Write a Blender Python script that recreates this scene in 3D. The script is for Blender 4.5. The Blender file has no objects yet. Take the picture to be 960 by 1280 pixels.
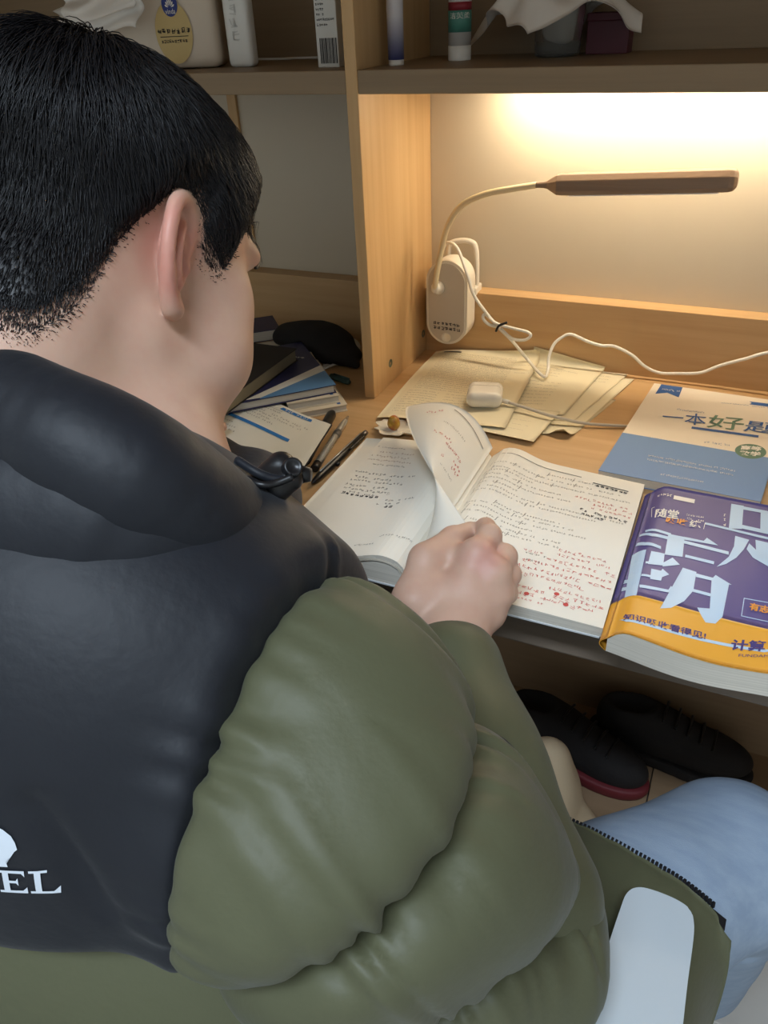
import bpy, bmesh, math, random
import numpy as np
from mathutils import Vector, Matrix
from mathutils.bvhtree import BVHTree
random.seed(7); rng = np.random.default_rng(11)
S = bpy.context.scene
COL = S.collection
PI = math.pi

# ------------------------------------------------------------------ camera
AX = np.array([[0.91005258, 0.1935361, -0.36653524],
               [0.41218133, -0.51581453, 0.75102724],
               [-0.04371332, -0.83455326, -0.54919031]])   # columns: camera right, down, forward
FOC = 965.486
CAM = np.array([0.0, 0.0, 1.23])
cd = bpy.data.cameras.new('camera'); cam = bpy.data.objects.new('camera', cd); COL.objects.link(cam)
cd.sensor_fit = 'VERTICAL'; cd.sensor_height = 36.0; cd.lens = FOC / 1280 * 36.0
cd.clip_start = 0.02
r_, d_, f_ = AX[:, 0], AX[:, 1], AX[:, 2]
cam.matrix_world = Matrix(((r_[0], -d_[0], -f_[0], CAM[0]), (r_[1], -d_[1], -f_[1], CAM[1]),
                           (r_[2], -d_[2], -f_[2], CAM[2]), (0, 0, 0, 1)))
S.camera = cam
# ------------------------------------------------------------------ world and exposure
S.view_settings.view_transform = 'Standard'
S.view_settings.look = 'None'
S.view_settings.gamma = 1.0
S.view_settings.use_curve_mapping = False
S.view_settings.exposure = 0.08
wd = bpy.data.worlds.new('world'); S.world = wd; wd.use_nodes = True
wd.node_tree.nodes['Background'].inputs[0].default_value = (0.75, 0.85, 1.0, 1)
wd.node_tree.nodes['Background'].inputs[1].default_value = 0.09
CEILING_WATTS = 45.0
TUBE_STRENGTH = 50.0

# ------------------------------------------------------------------ survey helpers (real positions in metres)
def W(x, y, d):
    return CAM + AX @ np.array([(x - 480) / FOC * d, (y - 640) / FOC * d, d])
def _ray(x, y):
    return AX @ np.array([(x - 480) / FOC, (y - 640) / FOC, 1.0])
def onz(x, y, z):
    r = _ray(x, y); return CAM + r * ((z - CAM[2]) / r[2])
def ony(x, y, Y):
    r = _ray(x, y); return CAM + r * ((Y - CAM[1]) / r[1])
def onx(x, y, X):
    r = _ray(x, y); return CAM + r * ((X - CAM[0]) / r[0])

# ------------------------------------------------------------------ materials
def s2l(c):
    return tuple(((v / 255) / 12.92 if v / 255 <= 0.04045 else ((v / 255 + 0.055) / 1.055) ** 2.4) for v in c)
def mat(name, col, rough=0.5, metal=0.0, noise=None, bump=None, spec=0.5, trans=0.0, sss=0.0, sheen=0.0,
        alpha=1.0, emit=None, coat=0.0, ior=1.45):
    """col is an sRGB 0-255 triple; noise = (scale vector, amount, colour2); bump = (scale vector, strength, distance)"""
    m = bpy.data.materials.new(name); m.use_nodes = True
    nt = m.node_tree; b = nt.nodes['Principled BSDF']
    c = s2l(col) + (1,)
    b.inputs['Base Color'].default_value = c
    b.inputs['Roughness'].default_value = rough; b.inputs['Metallic'].default_value = metal
    b.inputs['Specular IOR Level'].default_value = spec; b.inputs['IOR'].default_value = ior
    b.inputs['Transmission Weight'].default_value = trans
    b.inputs['Alpha'].default_value = alpha
    b.inputs['Coat Weight'].default_value = coat
    if sheen: b.inputs['Sheen Weight'].default_value = sheen
    if sss:
        b.inputs['Subsurface Weight'].default_value = sss
        b.inputs['Subsurface Radius'].default_value = (0.012, 0.005, 0.003)
        b.inputs['Subsurface Scale'].default_value = 0.6
    if emit:
        b.inputs['Emission Color'].default_value = s2l(emit[0]) + (1,)
        b.inputs['Emission Strength'].default_value = emit[1]
    tc = None
    if noise or bump:
        tc = nt.nodes.new('ShaderNodeTexCoord')
    if noise:
        mp = nt.nodes.new('ShaderNodeMapping'); mp.inputs['Scale'].default_value = noise[0]
        n = nt.nodes.new('ShaderNodeTexNoise'); n.inputs['Scale'].default_value = 1.0
        n.inputs['Detail'].default_value = 4.0; n.inputs['Roughness'].default_value = 0.6
        mx = nt.nodes.new('ShaderNodeMix'); mx.data_type = 'RGBA'
        rp = nt.nodes.new('ShaderNodeMapRange'); rp.inputs['From Min'].default_value = 0.35; rp.inputs['From Max'].default_value = 0.65
        rp.inputs['To Max'].default_value = noise[1]
        mx.inputs['A'].default_value = c; mx.inputs['B'].default_value = s2l(noise[2]) + (1,)
        nt.links.new(tc.outputs['Object'], mp.inputs['Vector']); nt.links.new(mp.outputs[0], n.inputs['Vector'])
        nt.links.new(n.outputs['Fac'], rp.inputs['Value']); nt.links.new(rp.outputs[0], mx.inputs['Factor'])
        nt.links.new(mx.outputs['Result'], b.inputs['Base Color'])
    if bump:
        mp = nt.nodes.new('ShaderNodeMapping'); mp.inputs['Scale'].default_value = bump[0]
        n = nt.nodes.new('ShaderNodeTexNoise'); n.inputs['Scale'].default_value = 1.0
        n.inputs['Detail'].default_value = 3.0
        bp = nt.nodes.new('ShaderNodeBump'); bp.inputs['Strength'].default_value = bump[1]; bp.inputs['Distance'].default_value = bump[2]
        nt.links.new(tc.outputs['Object'], mp.inputs['Vector']); nt.links.new(mp.outputs[0], n.inputs['Vector'])
        nt.links.new(n.outputs['Fac'], bp.inputs['Height']); nt.links.new(bp.outputs[0], b.inputs['Normal'])
    return m

# ------------------------------------------------------------------ object helpers
def obj(name, me, material=None, parent=None, smooth=False):
    o = bpy.data.objects.new(name, me); COL.objects.link(o)
    if material is not None: me.materials.append(material)
    if parent is not None: o.parent = parent
    if smooth: me.polygons.foreach_set('use_smooth', [True] * len(me.polygons))
    return o
def tag(o, label, cat=None, group=None, kind=None):
    o['label'] = label
    if cat: o['category'] = cat
    if group: o['group'] = group
    if kind: o['kind'] = kind
    return o
def thing(name, label, cat, group=None):
    o = bpy.data.objects.new(name, None); COL.objects.link(o); o.empty_display_size = 0.02
    return tag(o, label, cat, group)
def pyd(name, v, f):
    me = bpy.data.meshes.new(name)
    me.from_pydata([tuple(map(float, p)) for p in v], [], [tuple(map(int, q)) for q in f]); me.update()
    return me
def fastmesh(name, v, quads):
    me = bpy.data.meshes.new(name); v = np.asarray(v, np.float32); q = np.asarray(quads, np.int32); k = q.shape[1]
    me.vertices.add(len(v)); me.vertices.foreach_set('co', v.ravel())
    me.loops.add(q.size); me.loops.foreach_set('vertex_index', q.ravel())
    me.polygons.add(len(q)); me.polygons.foreach_set('loop_start', np.arange(0, q.size, k, dtype=np.int32))
    me.update(calc_edges=True); me.validate()
    return me
def bm_mesh(name, bm):
    me = bpy.data.meshes.new(name); bmesh.ops.recalc_face_normals(bm, faces=bm.faces); bm.to_mesh(me); bm.free(); return me
def box_bm(bm, c, s, bev=0.0, rot=None, seg=2):
    """box centred at c with full sizes s, optional 3x3 rot"""
    r = bmesh.ops.create_cube(bm, size=1.0); vs = r['verts']
    for v in vs: v.co = Vector((v.co.x * s[0], v.co.y * s[1], v.co.z * s[2]))
    if bev > 0:
        es = list({e for v in vs for e in v.link_edges})
        rb = bmesh.ops.bevel(bm, geom=es, offset=bev, segments=seg, profile=0.5, affect='EDGES', clamp_overlap=True)
        vs = list({v for f in rb['faces'] for v in f.verts} | {v for v in vs if v.is_valid})
    M = Matrix.Identity(3) if rot is None else rot
    for v in vs: v.co = M @ v.co + Vector(c)
def box(name, lo, hi, m, parent=None, bev=0.0015):
    bm = bmesh.new(); lo = np.array(lo, float); hi = np.array(hi, float)
    box_bm(bm, (lo + hi) / 2, hi - lo, bev); return obj(name, bm_mesh(name, bm), m, parent)
def rotz(a): return Matrix.Rotation(a, 3, 'Z')
def crom(pts, n=8):
    P = np.array(pts, float); out = []
    Q = np.vstack([2 * P[0] - P[1], P, 2 * P[-1] - P[-2]])
    for i in range(1, len(Q) - 2):
        for k in range(n):
            t = k / n; a, b, c, d = Q[i - 1], Q[i], Q[i + 1], Q[i + 2]
            out.append(0.5 * ((2 * b) + (-a + c) * t + (2 * a - 5 * b + 4 * c - d) * t * t + (-a + 3 * b - 3 * c + d) * t ** 3))
    out.append(Q[-2]); return np.array(out)
def tube_mesh(name, path, rad, seg=10, caps=True):
    P = np.array(path, float); n = len(P); R = np.full(n, rad) if np.isscalar(rad) else np.interp(np.linspace(0, 1, n), np.linspace(0, 1, len(rad)), rad)
    T = np.gradient(P, axis=0); T /= np.linalg.norm(T, axis=1)[:, None] + 1e-12
    u = np.cross(T[0], [0, 0, 1.0]);
    if np.linalg.norm(u) < 1e-3: u = np.cross(T[0], [0, 1.0, 0])
    u /= np.linalg.norm(u); v = []
    for i in range(n):
        u = u - T[i] * (u @ T[i]); u /= np.linalg.norm(u); w = np.cross(T[i], u)
        for k in range(seg):
            a = 2 * PI * k / seg; v.append(P[i] + R[i] * (math.cos(a) * u + math.sin(a) * w))
    f = [(i * seg + k, i * seg + (k + 1) % seg, (i + 1) * seg + (k + 1) % seg, (i + 1) * seg + k) for i in range(n - 1) for k in range(seg)]
    if caps:
        f.append(tuple(range(seg - 1, -1, -1))); f.append(tuple((n - 1) * seg + k for k in range(seg)))
    return pyd(name, v, f)
def lathe_mesh(name, prof, seg=24, org=(0, 0, 0), axis=None):
    """prof: list of (r, h) along the axis"""
    ax = np.array([0, 0, 1.0]) if axis is None else np.array(axis, float) / np.linalg.norm(axis)
    u = np.cross(ax, [1.0, 0, 0]);
    if np.linalg.norm(u) < 1e-3: u = np.cross(ax, [0, 1.0, 0])
    u /= np.linalg.norm(u); w = np.cross(ax, u); org = np.array(org, float); v = []
    for r, h in prof:
        for k in range(seg):
            a = 2 * PI * k / seg; v.append(org + ax * h + r * (math.cos(a) * u + math.sin(a) * w))
    n = len(prof)
    f = [(i * seg + k, i * seg + (k + 1) % seg, (i + 1) * seg + (k + 1) % seg, (i + 1) * seg + k) for i in range(n - 1) for k in range(seg)]
    f.append(tuple(range(seg - 1, -1, -1))); f.append(tuple((n - 1) * seg + k for k in range(seg)))
    return pyd(name, v, f)
def slab_mesh(name, poly, z0, z1, bev=0.0):
    """vertical prism over a polygon given as xy points"""
    bm = bmesh.new(); n = len(poly)
    a = [bm.verts.new((p[0], p[1], z0)) for p in poly]; b = [bm.verts.new((p[0], p[1], z1)) for p in poly]
    bm.faces.new(a[::-1]); bm.faces.new(b)
    for i in range(n): bm.faces.new((a[i], a[(i + 1) % n], b[(i + 1) % n], b[i]))
    if bev: bmesh.ops.bevel(bm, geom=list(bm.edges), offset=bev, segments=2, affect='EDGES', clamp_overlap=True)
    return bm_mesh(name, bm)
def grid_mesh(name, fn, nu, nv, thick=0.0):
    """sheet from fn(u, v) -> xyz, with real thickness (downwards offset)"""
    us = np.linspace(0, 1, nu); vs = np.linspace(0, 1, nv)
    V = np.array([fn(u, v) for v in vs for u in us])
    f = [(j * nu + i, j * nu + i + 1, (j + 1) * nu + i + 1, (j + 1) * nu + i) for j in range(nv - 1) for i in range(nu - 1)]
    if thick:
        N = len(V); G = V.reshape(nv, nu, 3); du = np.gradient(G, axis=1); dv = np.gradient(G, axis=0)
        n = np.cross(du, dv); n /= np.linalg.norm(n, axis=2)[:, :, None] + 1e-12
        V2 = (G - n * thick).reshape(-1, 3)
        f2 = [tuple(N + k for k in q[::-1]) for q in f]
        rim = [j * nu for j in range(nv)][::-1] + list(range(nu)) [1:] + [j * nu + nu - 1 for j in range(1, nv)] + [(nv - 1) * nu + i for i in range(nu - 2, 0, -1)]
        f = f + f2 + [(rim[k], rim[(k + 1) % len(rim)], N + rim[(k + 1) % len(rim)], N + rim[k]) for k in range(len(rim))]
        V = np.vstack([V, V2])
    return pyd(name, V, f)

# flat print: text glyphs, traced marks and lines of writing laid on a surface
def glyphs(body, bold=0.0):
    c = bpy.data.curves.new('glyphs', 'FONT'); c.body = body; c.size = 1.0; c.offset = bold; c.resolution_u = 3
    o = bpy.data.objects.new('glyphs', c); COL.objects.link(o)
    dg = bpy.context.evaluated_depsgraph_get(); me = bpy.data.meshes.new_from_object(o.evaluated_get(dg))
    v = np.array([p.co[:] for p in me.vertices]); f = [tuple(p.vertices) for p in me.polygons]
    bpy.data.objects.remove(o); bpy.data.curves.remove(c); bpy.data.meshes.remove(me)
    return v, f
def text_on(name, body, A, Bp, U, m, parent, lift=0.0003, bold=0.0, fit=True):
    """text whose baseline runs A->Bp and whose height runs A->U (3D points)"""
    v, f = glyphs(body, bold); A = np.array(A); ex = np.array(Bp) - A; ey = np.array(U) - A
    lo = v.min(0); hi = v.max(0); n = np.cross(ex, ey); n /= np.linalg.norm(n)
    s = (v[:, :1] - lo[0]) / (hi[0] - lo[0]); t = (v[:, 1:2] - lo[1]) / (hi[1] - lo[1])
    return obj(name, pyd(name, A + s * ex + t * ey + n * lift, f), m, parent)
class Marks:
    """collects thin flat strokes in uv, mapped by a surface function to xyz"""
    def __init__(s, surf, lift=0.0003, cut=0.15): s.v = []; s.f = []; s.surf = surf; s.lift = lift; s.cut = cut
    def quad(s, pts):
        if len(pts) == 4 and s.cut and math.dist(pts[0], pts[3]) > s.cut or len(pts) == 4 and s.cut and math.dist(pts[0], pts[1]) > s.cut:
            n = 10; L = lambda a, b, t: (a[0] + (b[0] - a[0]) * t, a[1] + (b[1] - a[1]) * t); d1 = math.dist(pts[0], pts[1]) > math.dist(pts[0], pts[3])
            a, b, c, d = pts if d1 else (pts[1], pts[2], pts[3], pts[0])
            for i in range(n): s._q([L(a, b, i / n), L(a, b, (i + 1) / n), L(d, c, (i + 1) / n), L(d, c, i / n)])
        else: s._q(pts)
    def _q(s, pts):
        i = len(s.v); s.v += [s.surf(u, v, s.lift) for u, v in pts]; s.f.append(tuple(range(i, i + len(pts))))
    def stroke(s, a, b, w, asp=1.0):
        du = (b[0] - a[0]); dv = (b[1] - a[1]) * asp; L = math.hypot(du, dv) + 1e-9
        nx, ny = -dv / L * w / 2, du / L * w / 2 / asp
        s.quad([(a[0] + nx, a[1] + ny), (a[0] - nx, a[1] - ny), (b[0] - nx, b[1] - ny), (b[0] + nx, b[1] + ny)])
    def line(s, u0, v0, u1, v1, h, asp=1.0, dens=1.0, w=0.0, hand=0.0, gap=0.12):
        """a line of small characters; h is the character height in u units"""
        L = math.hypot(u1 - u0, (v1 - v0) * asp); n = max(1, int(L / (h * 1.05))); w = w or h * 0.13
        for k in range(n):
            if random.random() < gap: continue
            t = (k + 0.5) / n; cu = u0 + (u1 - u0) * t; cv = v0 + (v1 - v0) * t + random.uniform(-hand, hand) * h / asp
            for q in range(max(2, int(3 * dens))):
                if random.random() < 0.5:
                    y = random.uniform(-.45, .45) * h / asp; sk = random.uniform(-.15, .15 + hand) * h / asp
                    s.stroke((cu - h * random.uniform(.2, .45), cv + y), (cu + h * random.uniform(.2, .45), cv + y + sk), w, asp)
                else:
                    x = random.uniform(-.4, .4) * h; sk = random.uniform(-.25, .25) * h
                    s.stroke((cu + x, cv - h * random.uniform(.2, .48) / asp), (cu + x + sk, cv + h * random.uniform(.2, .48) / asp), w, asp)
    def integral(s, u, v, h, asp=1.0, w=None):
        w = w or h * 0.09; P = [(.35, -.42), (.22, -.5), (.1, -.42), (0, 0), (-.1, .42), (-.22, .5), (-.35, .42)]
        for a, b in zip(P[:-1], P[1:]): s.stroke((u + a[0] * h * .5, v + a[1] * h / asp), (u + b[0] * h * .5, v + b[1] * h / asp), w, asp)
    def build(s, name, m, parent):
        o = obj(name, pyd(name, s.v, s.f), m, parent); o['kind'] = 'stuff'; return o

# ------------------------------------------------------------------ implicit surfaces
def smin(a, b, k):
    h = np.clip(0.5 + 0.5 * (b - a) / k, 0, 1); return b + (a - b) * h - k * h * (1 - h)
def smax(a, b, k): return -smin(-a, -b, k)
def sph(P, c, r): return np.linalg.norm(P - np.asarray(c, np.float32), axis=1) - r
def rc(P, a, b, ra, rb):
    a = np.asarray(a, np.float32); b = np.asarray(b, np.float32); ab = b - a
    t = np.clip((P - a) @ ab / (ab @ ab), 0, 1); return np.linalg.norm(P - a - t[:, None] * ab, axis=1) - (ra + (rb - ra) * t)
def ell(P, c, r, R=None):
    q = P - np.asarray(c, np.float32)
    if R is not None: q = q @ np.asarray(R, np.float32)
    r = np.asarray(r, np.float32); k0 = np.linalg.norm(q / r, axis=1); k1 = np.linalg.norm(q / (r * r), axis=1) + 1e-9
    return k0 * (k0 - 1) / k1
def chain(P, pts, rad, k=0.02):
    d = None
    for i in range(len(pts) - 1):
        e = rc(P, pts[i], pts[i + 1], rad[i], rad[i + 1]); d = e if d is None else smin(d, e, k)
    return d
_nd = rng.normal(size=(24, 3)); _nd /= np.linalg.norm(_nd, axis=1)[:, None]; _np = rng.uniform(0, 6.28, 24)
def wav(P, sc, o=0, n=8):
    s = 0
    for i in range(n): s = s + np.sin(P @ (_nd[(i + o) % 24] * sc * (0.7 + 0.6 * ((i * 7 + o) % 10) / 10)) + _np[(i + 3 * o) % 24])
    return s / n
def surfnet(fn, lo, hi, h):
    """smooth polygon surface of fn = 0, evaluated densely only near the surface"""
    lo = np.array(lo, float); hi = np.array(hi, float); c = 4
    n = (np.ceil((hi - lo) / (h * c)).astype(int) + 1) * c + 1
    ax = [lo[i] + h * np.arange(n[i]) for i in range(3)]
    cx = [a[::c] for a in ax]
    G = np.stack(np.meshgrid(*cx, indexing='ij'), -1).reshape(-1, 3).astype(np.float32)
    D = fn(G).reshape([len(a) for a in cx])
    act = np.abs(D) < h * c * 1.9
    F = np.repeat(np.repeat(np.repeat(D, c, 0), c, 1), c, 2)[:n[0], :n[1], :n[2]].astype(np.float32)
    A = np.zeros(n, bool)
    ii, jj, kk = np.nonzero(act)
    for dx in range(-2, 3):
        for dy in range(-2, 3):
            for dz in range(-2, 3):
                x = ii * c + dx; y = jj * c + dy; z = kk * c + dz
                ok = (x >= 0) & (y >= 0) & (z >= 0) & (x < n[0]) & (y < n[1]) & (z < n[2])
                A[x[ok], y[ok], z[ok]] = True
    idx = np.nonzero(A)
    Pt = np.stack([ax[0][idx[0]], ax[1][idx[1]], ax[2][idx[2]]], 1).astype(np.float32)
    F[idx] = fn(Pt)
    s = F < 0
    m = np.zeros(n - 1, np.int8)
    for dx in (0, 1):
        for dy in (0, 1):
            for dz in (0, 1): m += s[dx:n[0] - 1 + dx, dy:n[1] - 1 + dy, dz:n[2] - 1 + dz]
    cell = (m > 0) & (m < 8); ci = np.stack(np.nonzero(cell), 1)
    vid = -np.ones(n - 1, np.int64); vid[cell] = np.arange(len(ci))
    acc = np.zeros((len(ci), 3)); cnt = np.zeros(len(ci))
    for a in range(3):
        o1, o2 = [q for q in range(3) if q != a]
        for p in (0, 1):
            for q in (0, 1):
                b = ci.copy(); b[:, o1] += p; b[:, o2] += q; e = b.copy(); e[:, a] += 1
                f0 = F[tuple(b.T)]; f1 = F[tuple(e.T)]; x = (f0 < 0) != (f1 < 0)
                t = np.where(x, f0 / np.where(x, f0 - f1, 1), 0)
                pp = b.astype(float); pp[:, a] += t; acc[x] += pp[x]; cnt[x] += 1
    V = lo + h * acc / np.maximum(cnt, 1)[:, None]
    quads = []
    for a in range(3):
        o1, o2 = (a + 1) % 3, (a + 2) % 3
        sl0 = [slice(None)] * 3; sl1 = [slice(None)] * 3; sl0[a] = slice(0, n[a] - 1); sl1[a] = slice(1, n[a])
        for o in (o1, o2): sl0[o] = slice(1, n[o] - 1); sl1[o] = slice(1, n[o] - 1)
        s0 = s[tuple(sl0)]; s1 = s[tuple(sl1)]; x = np.stack(np.nonzero(s0 != s1), 1)
        if not len(x): continue
        x[:, o1] += 1; x[:, o2] += 1; fl = s[tuple(x.T)]
        def g(p, q):
            y = x.copy(); y[:, o1] -= p; y[:, o2] -= q; return vid[tuple(y.T)]
        Q = np.stack([g(1, 1), g(0, 1), g(0, 0), g(1, 0)], 1); Q[~fl] = Q[~fl][:, ::-1]
        quads.append(Q)
    Q = np.concatenate(quads); return V, Q[(Q >= 0).all(1)]
def grad(fn, P, e=0.0015):
    P = P.astype(np.float32); g = np.zeros_like(P)
    for a in range(3):
        d = np.zeros(3, np.float32); d[a] = e; g[:, a] = fn(P + d) - fn(P - d)
    return g / (np.linalg.norm(g, axis=1)[:, None] + 1e-9)
def relax(V, Q, it=2, lam=0.5):
    n = len(V); e = np.concatenate([Q[:, [0, 1]], Q[:, [1, 2]], Q[:, [2, 3]], Q[:, [3, 0]]]); V = V.copy()
    deg = np.bincount(e.ravel(), minlength=n).clip(1)
    for _ in range(it):
        s = np.zeros_like(V)
        for a in range(3): s[:, a] = np.bincount(e[:, 0], V[e[:, 1], a], n) + np.bincount(e[:, 1], V[e[:, 0], a], n)
        V += lam * (s / deg[:, None] - V)
    return V

# ------------------------------------------------------------------ lamps of the room
ld = bpy.data.lights.new('ceiling_light_glow', 'AREA'); ld.shape = 'RECTANGLE'; ld.size = 1.1; ld.size_y = 0.28
ld.energy = CEILING_WATTS; ld.color = (0.74, 0.87, 1.0)
lo_ = bpy.data.objects.new('ceiling_light_glow', ld); COL.objects.link(lo_); lo_.location = (0.0, -0.70, 2.60)

M = {}
M['wood_x'] = mat('oak laminate along desk', (206, 170, 124), 0.45, noise=((3, 60, 60), 0.55, (186, 146, 98)), bump=((4, 90, 90), 0.05, 0.001))
M['wood_z'] = mat('oak laminate upright', (214, 178, 128), 0.45, noise=((70, 70, 2.5), 0.55, (196, 154, 104)), bump=((90, 90, 4), 0.05, 0.001))
M['edge_dark'] = mat('dark brown desk edge', (132, 118, 104), 0.5, noise=((3, 60, 60), 0.4, (114, 100, 88)))
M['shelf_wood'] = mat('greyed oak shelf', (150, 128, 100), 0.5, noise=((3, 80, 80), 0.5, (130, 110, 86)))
M['panel_cream'] = mat('cream back board', (208, 196, 174), 0.32, noise=((8, 8, 8), 0.15, (198, 184, 160)))
M['wall'] = mat('painted wall', (222, 218, 210), 0.8)
M['ceiling'] = mat('painted ceiling', (238, 238, 236), 0.85)
M['floor'] = mat('pale grey floor tile', (196, 192, 186), 0.35, noise=((6, 6, 6), 0.4, (182, 178, 172)))
M['wood_low'] = mat('brown laminate', (156, 130, 102), 0.55, noise=((3, 60, 60), 0.5, (136, 112, 88)))
M['screw'] = mat('zinc screw', (120, 132, 122), 0.35, 0.8)
M['white'] = mat('white plastic', (236, 234, 228), 0.35)
M['black'] = mat('black plastic', (24, 24, 26), 0.35)
M['paper'] = mat('white paper', (238, 232, 218), 0.75)
M['ink'] = mat('black ink', (52, 50, 52), 0.8)
M['ink_soft'] = mat('grey ink', (128, 120, 108), 0.8)
M['ink_red'] = mat('red ink', (206, 84, 78), 0.8)

def struct(o):
    o['kind'] = 'structure'; return o
XL, XR, YB, YF, ZC = -1.75, 1.35, -2.1, 1.185, 2.7
# floor: a base with square tiles laid on it
fl = struct(box('floor', (XL, YB, -0.06), (XR, YF, -0.004), M['floor'], None, 0)); fl['label'] = 'pale grey tiled floor'
tm = None
for i in range(5):
    for j in range(6):
        x0 = XL + 0.03 + i * 0.61; y0 = YB + 0.02 + j * 0.545
        t = obj('tile', tm, None, fl) if tm else None
        if t is None:
            bm = bmesh.new(); box_bm(bm, (0, 0, 0), (0.606, 0.541, 0.006), 0.0012, seg=1)
            tm = bm_mesh('tile', bm); t = obj('tile', tm, M['floor'], fl)
        t.location = (x0 + 0.303, y0 + 0.2705, -0.003)
for n, a, b in (('wall_back', (XL, YF, 0), (XR, YF + 0.08, ZC)), ('wall_front', (XL, YB - 0.08, 0), (XR, YB, ZC)),
                ('wall_left', (XL - 0.08, YB, 0), (XL, YF, ZC)), ('wall_right', (XR, YB, 0), (XR + 0.08, YF, ZC))):
    struct(box(n, a, b, M['wall'], None, 0))
struct(box('ceiling', (XL, YB, ZC), (XR, YF, ZC + 0.08), M['ceiling'], None, 0))
cl = thing('ceiling_light', 'long white ceiling light panel above the room', 'light')
box('housing', (-0.60, -0.88, 2.635), (0.60, -0.52, 2.70), M['white'], cl, 0.008)
M['glow_cool'] = mat('lit cool diffuser', (240, 246, 255), 0.6, emit=((226, 238, 255), 3.0))
box('diffuser', (-0.57, -0.85, 2.622), (0.57, -0.55, 2.636), M['glow_cool'], cl, 0.003)

# ------------------------------------------------------------------ desk
DZ = 0.75; DY = 0.572; PX = -0.457; PY = 0.925; BY = 1.158; RY = 1.127
desk = thing('desk', 'long oak study desk with a thick dark brown front edge', 'desk')
box('tabletop', (-1.35, DY + 0.004, 0.725), (0.75, BY, DZ), M['wood_x'], desk, 0.001)
fe = box('front_edge', (-1.35, DY, 0.687), (0.75, DY + 0.022, DZ - 0.0004), M['edge_dark'], desk, 0.003)
fe['label'] = 'thick dark brown front edge'
box('side_panel', (-1.35, 0.60, 0.0), (-1.325, BY, 0.725), M['wood_z'], desk)
box('side_panel', (0.725, 0.60, 0.0), (0.75, BY, 0.725), M['wood_z'], desk)
box('modesty_panel', (-1.325, 1.128, 0.0), (0.725, 1.146, 0.725), M['wood_low'], desk)

for a, b in ((-1.32, -.42), (-.418, .02), (.022, .72)): box('foot_board', (a, .775, .0), (b, 1.128, .04), M['wood_low'], desk, .001)

hutch = thing('desk_hutch', 'oak hutch on the desk with open shelves and cream back boards', 'shelf unit')
SZ0, SZ1 = 1.142, 1.167
box('partition', (PX - 0.0155, PY, DZ), (PX, BY, 1.62), M['wood_z'], hutch, 0.001)
box('side_panel', (-1.335, PY, DZ), (-1.319, BY, 1.62), M['wood_z'], hutch, 0.001)
bt = ony(292, 130, BY)[0]; box('batten', (bt - .008, BY - .006, .852), (bt + .008, BY, SZ0), M['wood_z'], hutch, 0.0005)
box('side_panel', (0.42, PY, DZ), (0.436, BY, 1.62), M['wood_z'], hutch, 0.001)
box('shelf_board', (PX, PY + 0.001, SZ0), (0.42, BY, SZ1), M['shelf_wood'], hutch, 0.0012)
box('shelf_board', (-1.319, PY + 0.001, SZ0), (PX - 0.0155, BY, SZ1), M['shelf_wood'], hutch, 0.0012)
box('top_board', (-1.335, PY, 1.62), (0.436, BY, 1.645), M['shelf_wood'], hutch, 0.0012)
for a, b in ((-1.319, PX - 0.0155), (PX, 0.42)):
    box('back_board', (a, BY, DZ), (b, BY + 0.012, SZ0), M['panel_cream'], hutch, 0)
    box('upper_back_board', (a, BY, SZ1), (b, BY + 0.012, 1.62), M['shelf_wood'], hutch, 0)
    box('rail', (a, RY, DZ), (b, BY, 0.852), M['wood_x'], hutch, 0.001)
for px_ in ((488, 454), (529, 417)):
    p = onx(px_[0], px_[1], PX)
    s = obj('cam_screw', lathe_mesh('cam_screw', [(0.0062, -0.002), (0.0062, 0.0006), (0.005, 0.0012), (0.0022, 0.0006), (0.0022, -0.001)], 16, p, (1, 0, 0)), M['screw'], hutch)

# unseen loft bed, added over the desk to keep the ceiling light off the hutch
bed = thing('shade_loft_bed', 'unseen wooden loft bed added above the desk to shade the hutch', 'bed')
BF = 0.06
box('side_rail', (-1.45, BF, 1.66), (0.85, BF + .03, 1.82), M['wood_x'], bed, .003); box('side_rail', (-1.45, 1.15, 1.66), (0.85, 1.18, 1.82), M['wood_x'], bed, .003)
for x in (-1.45, .82): box('end_board', (x, BF + .03, 1.66), (x + .03, 1.15, 1.95), M['wood_x'], bed, .003)
for i in range(22): box('slat', (-1.40 + i * .101, BF + .03, 1.68), (-1.40 + i * .101 + .097, 1.15, 1.70), M['wood_x'], bed, .002)
box('mattress', (-1.41, BF + .035, 1.702), (.81, 1.145, 1.80), mat('pale mattress', (206, 208, 212), .9), bed, .02)
for x in (-1.50, .85):
    for y in (BF - .02, 1.13): box('bed_post', (x, y, 0), (x + .05, y + .05, 1.95), M['white'], bed, .004)

# magnetic tube light stuck under the shelf board
tl = thing('tube_light', 'slim warm tube light fixed under the shelf board', 'light')
box('housing', (-0.345, 1.094, SZ0 - 0.004), (0.105, 1.121, SZ0 + 0.0002), M['white'], tl, 0.001)
M['glow_warm'] = mat('lit warm diffuser', (255, 238, 206), 0.6, emit=((255, 237, 207), 1.0))
M['glow_warm'].node_tree.nodes['Principled BSDF'].inputs['Emission Strength'].default_value = TUBE_STRENGTH
box('diffuser', (-0.340, 1.098, SZ0 - 0.011), (0.100, 1.117, SZ0 - 0.0035), M['glow_warm'], tl, 0.002)

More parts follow.
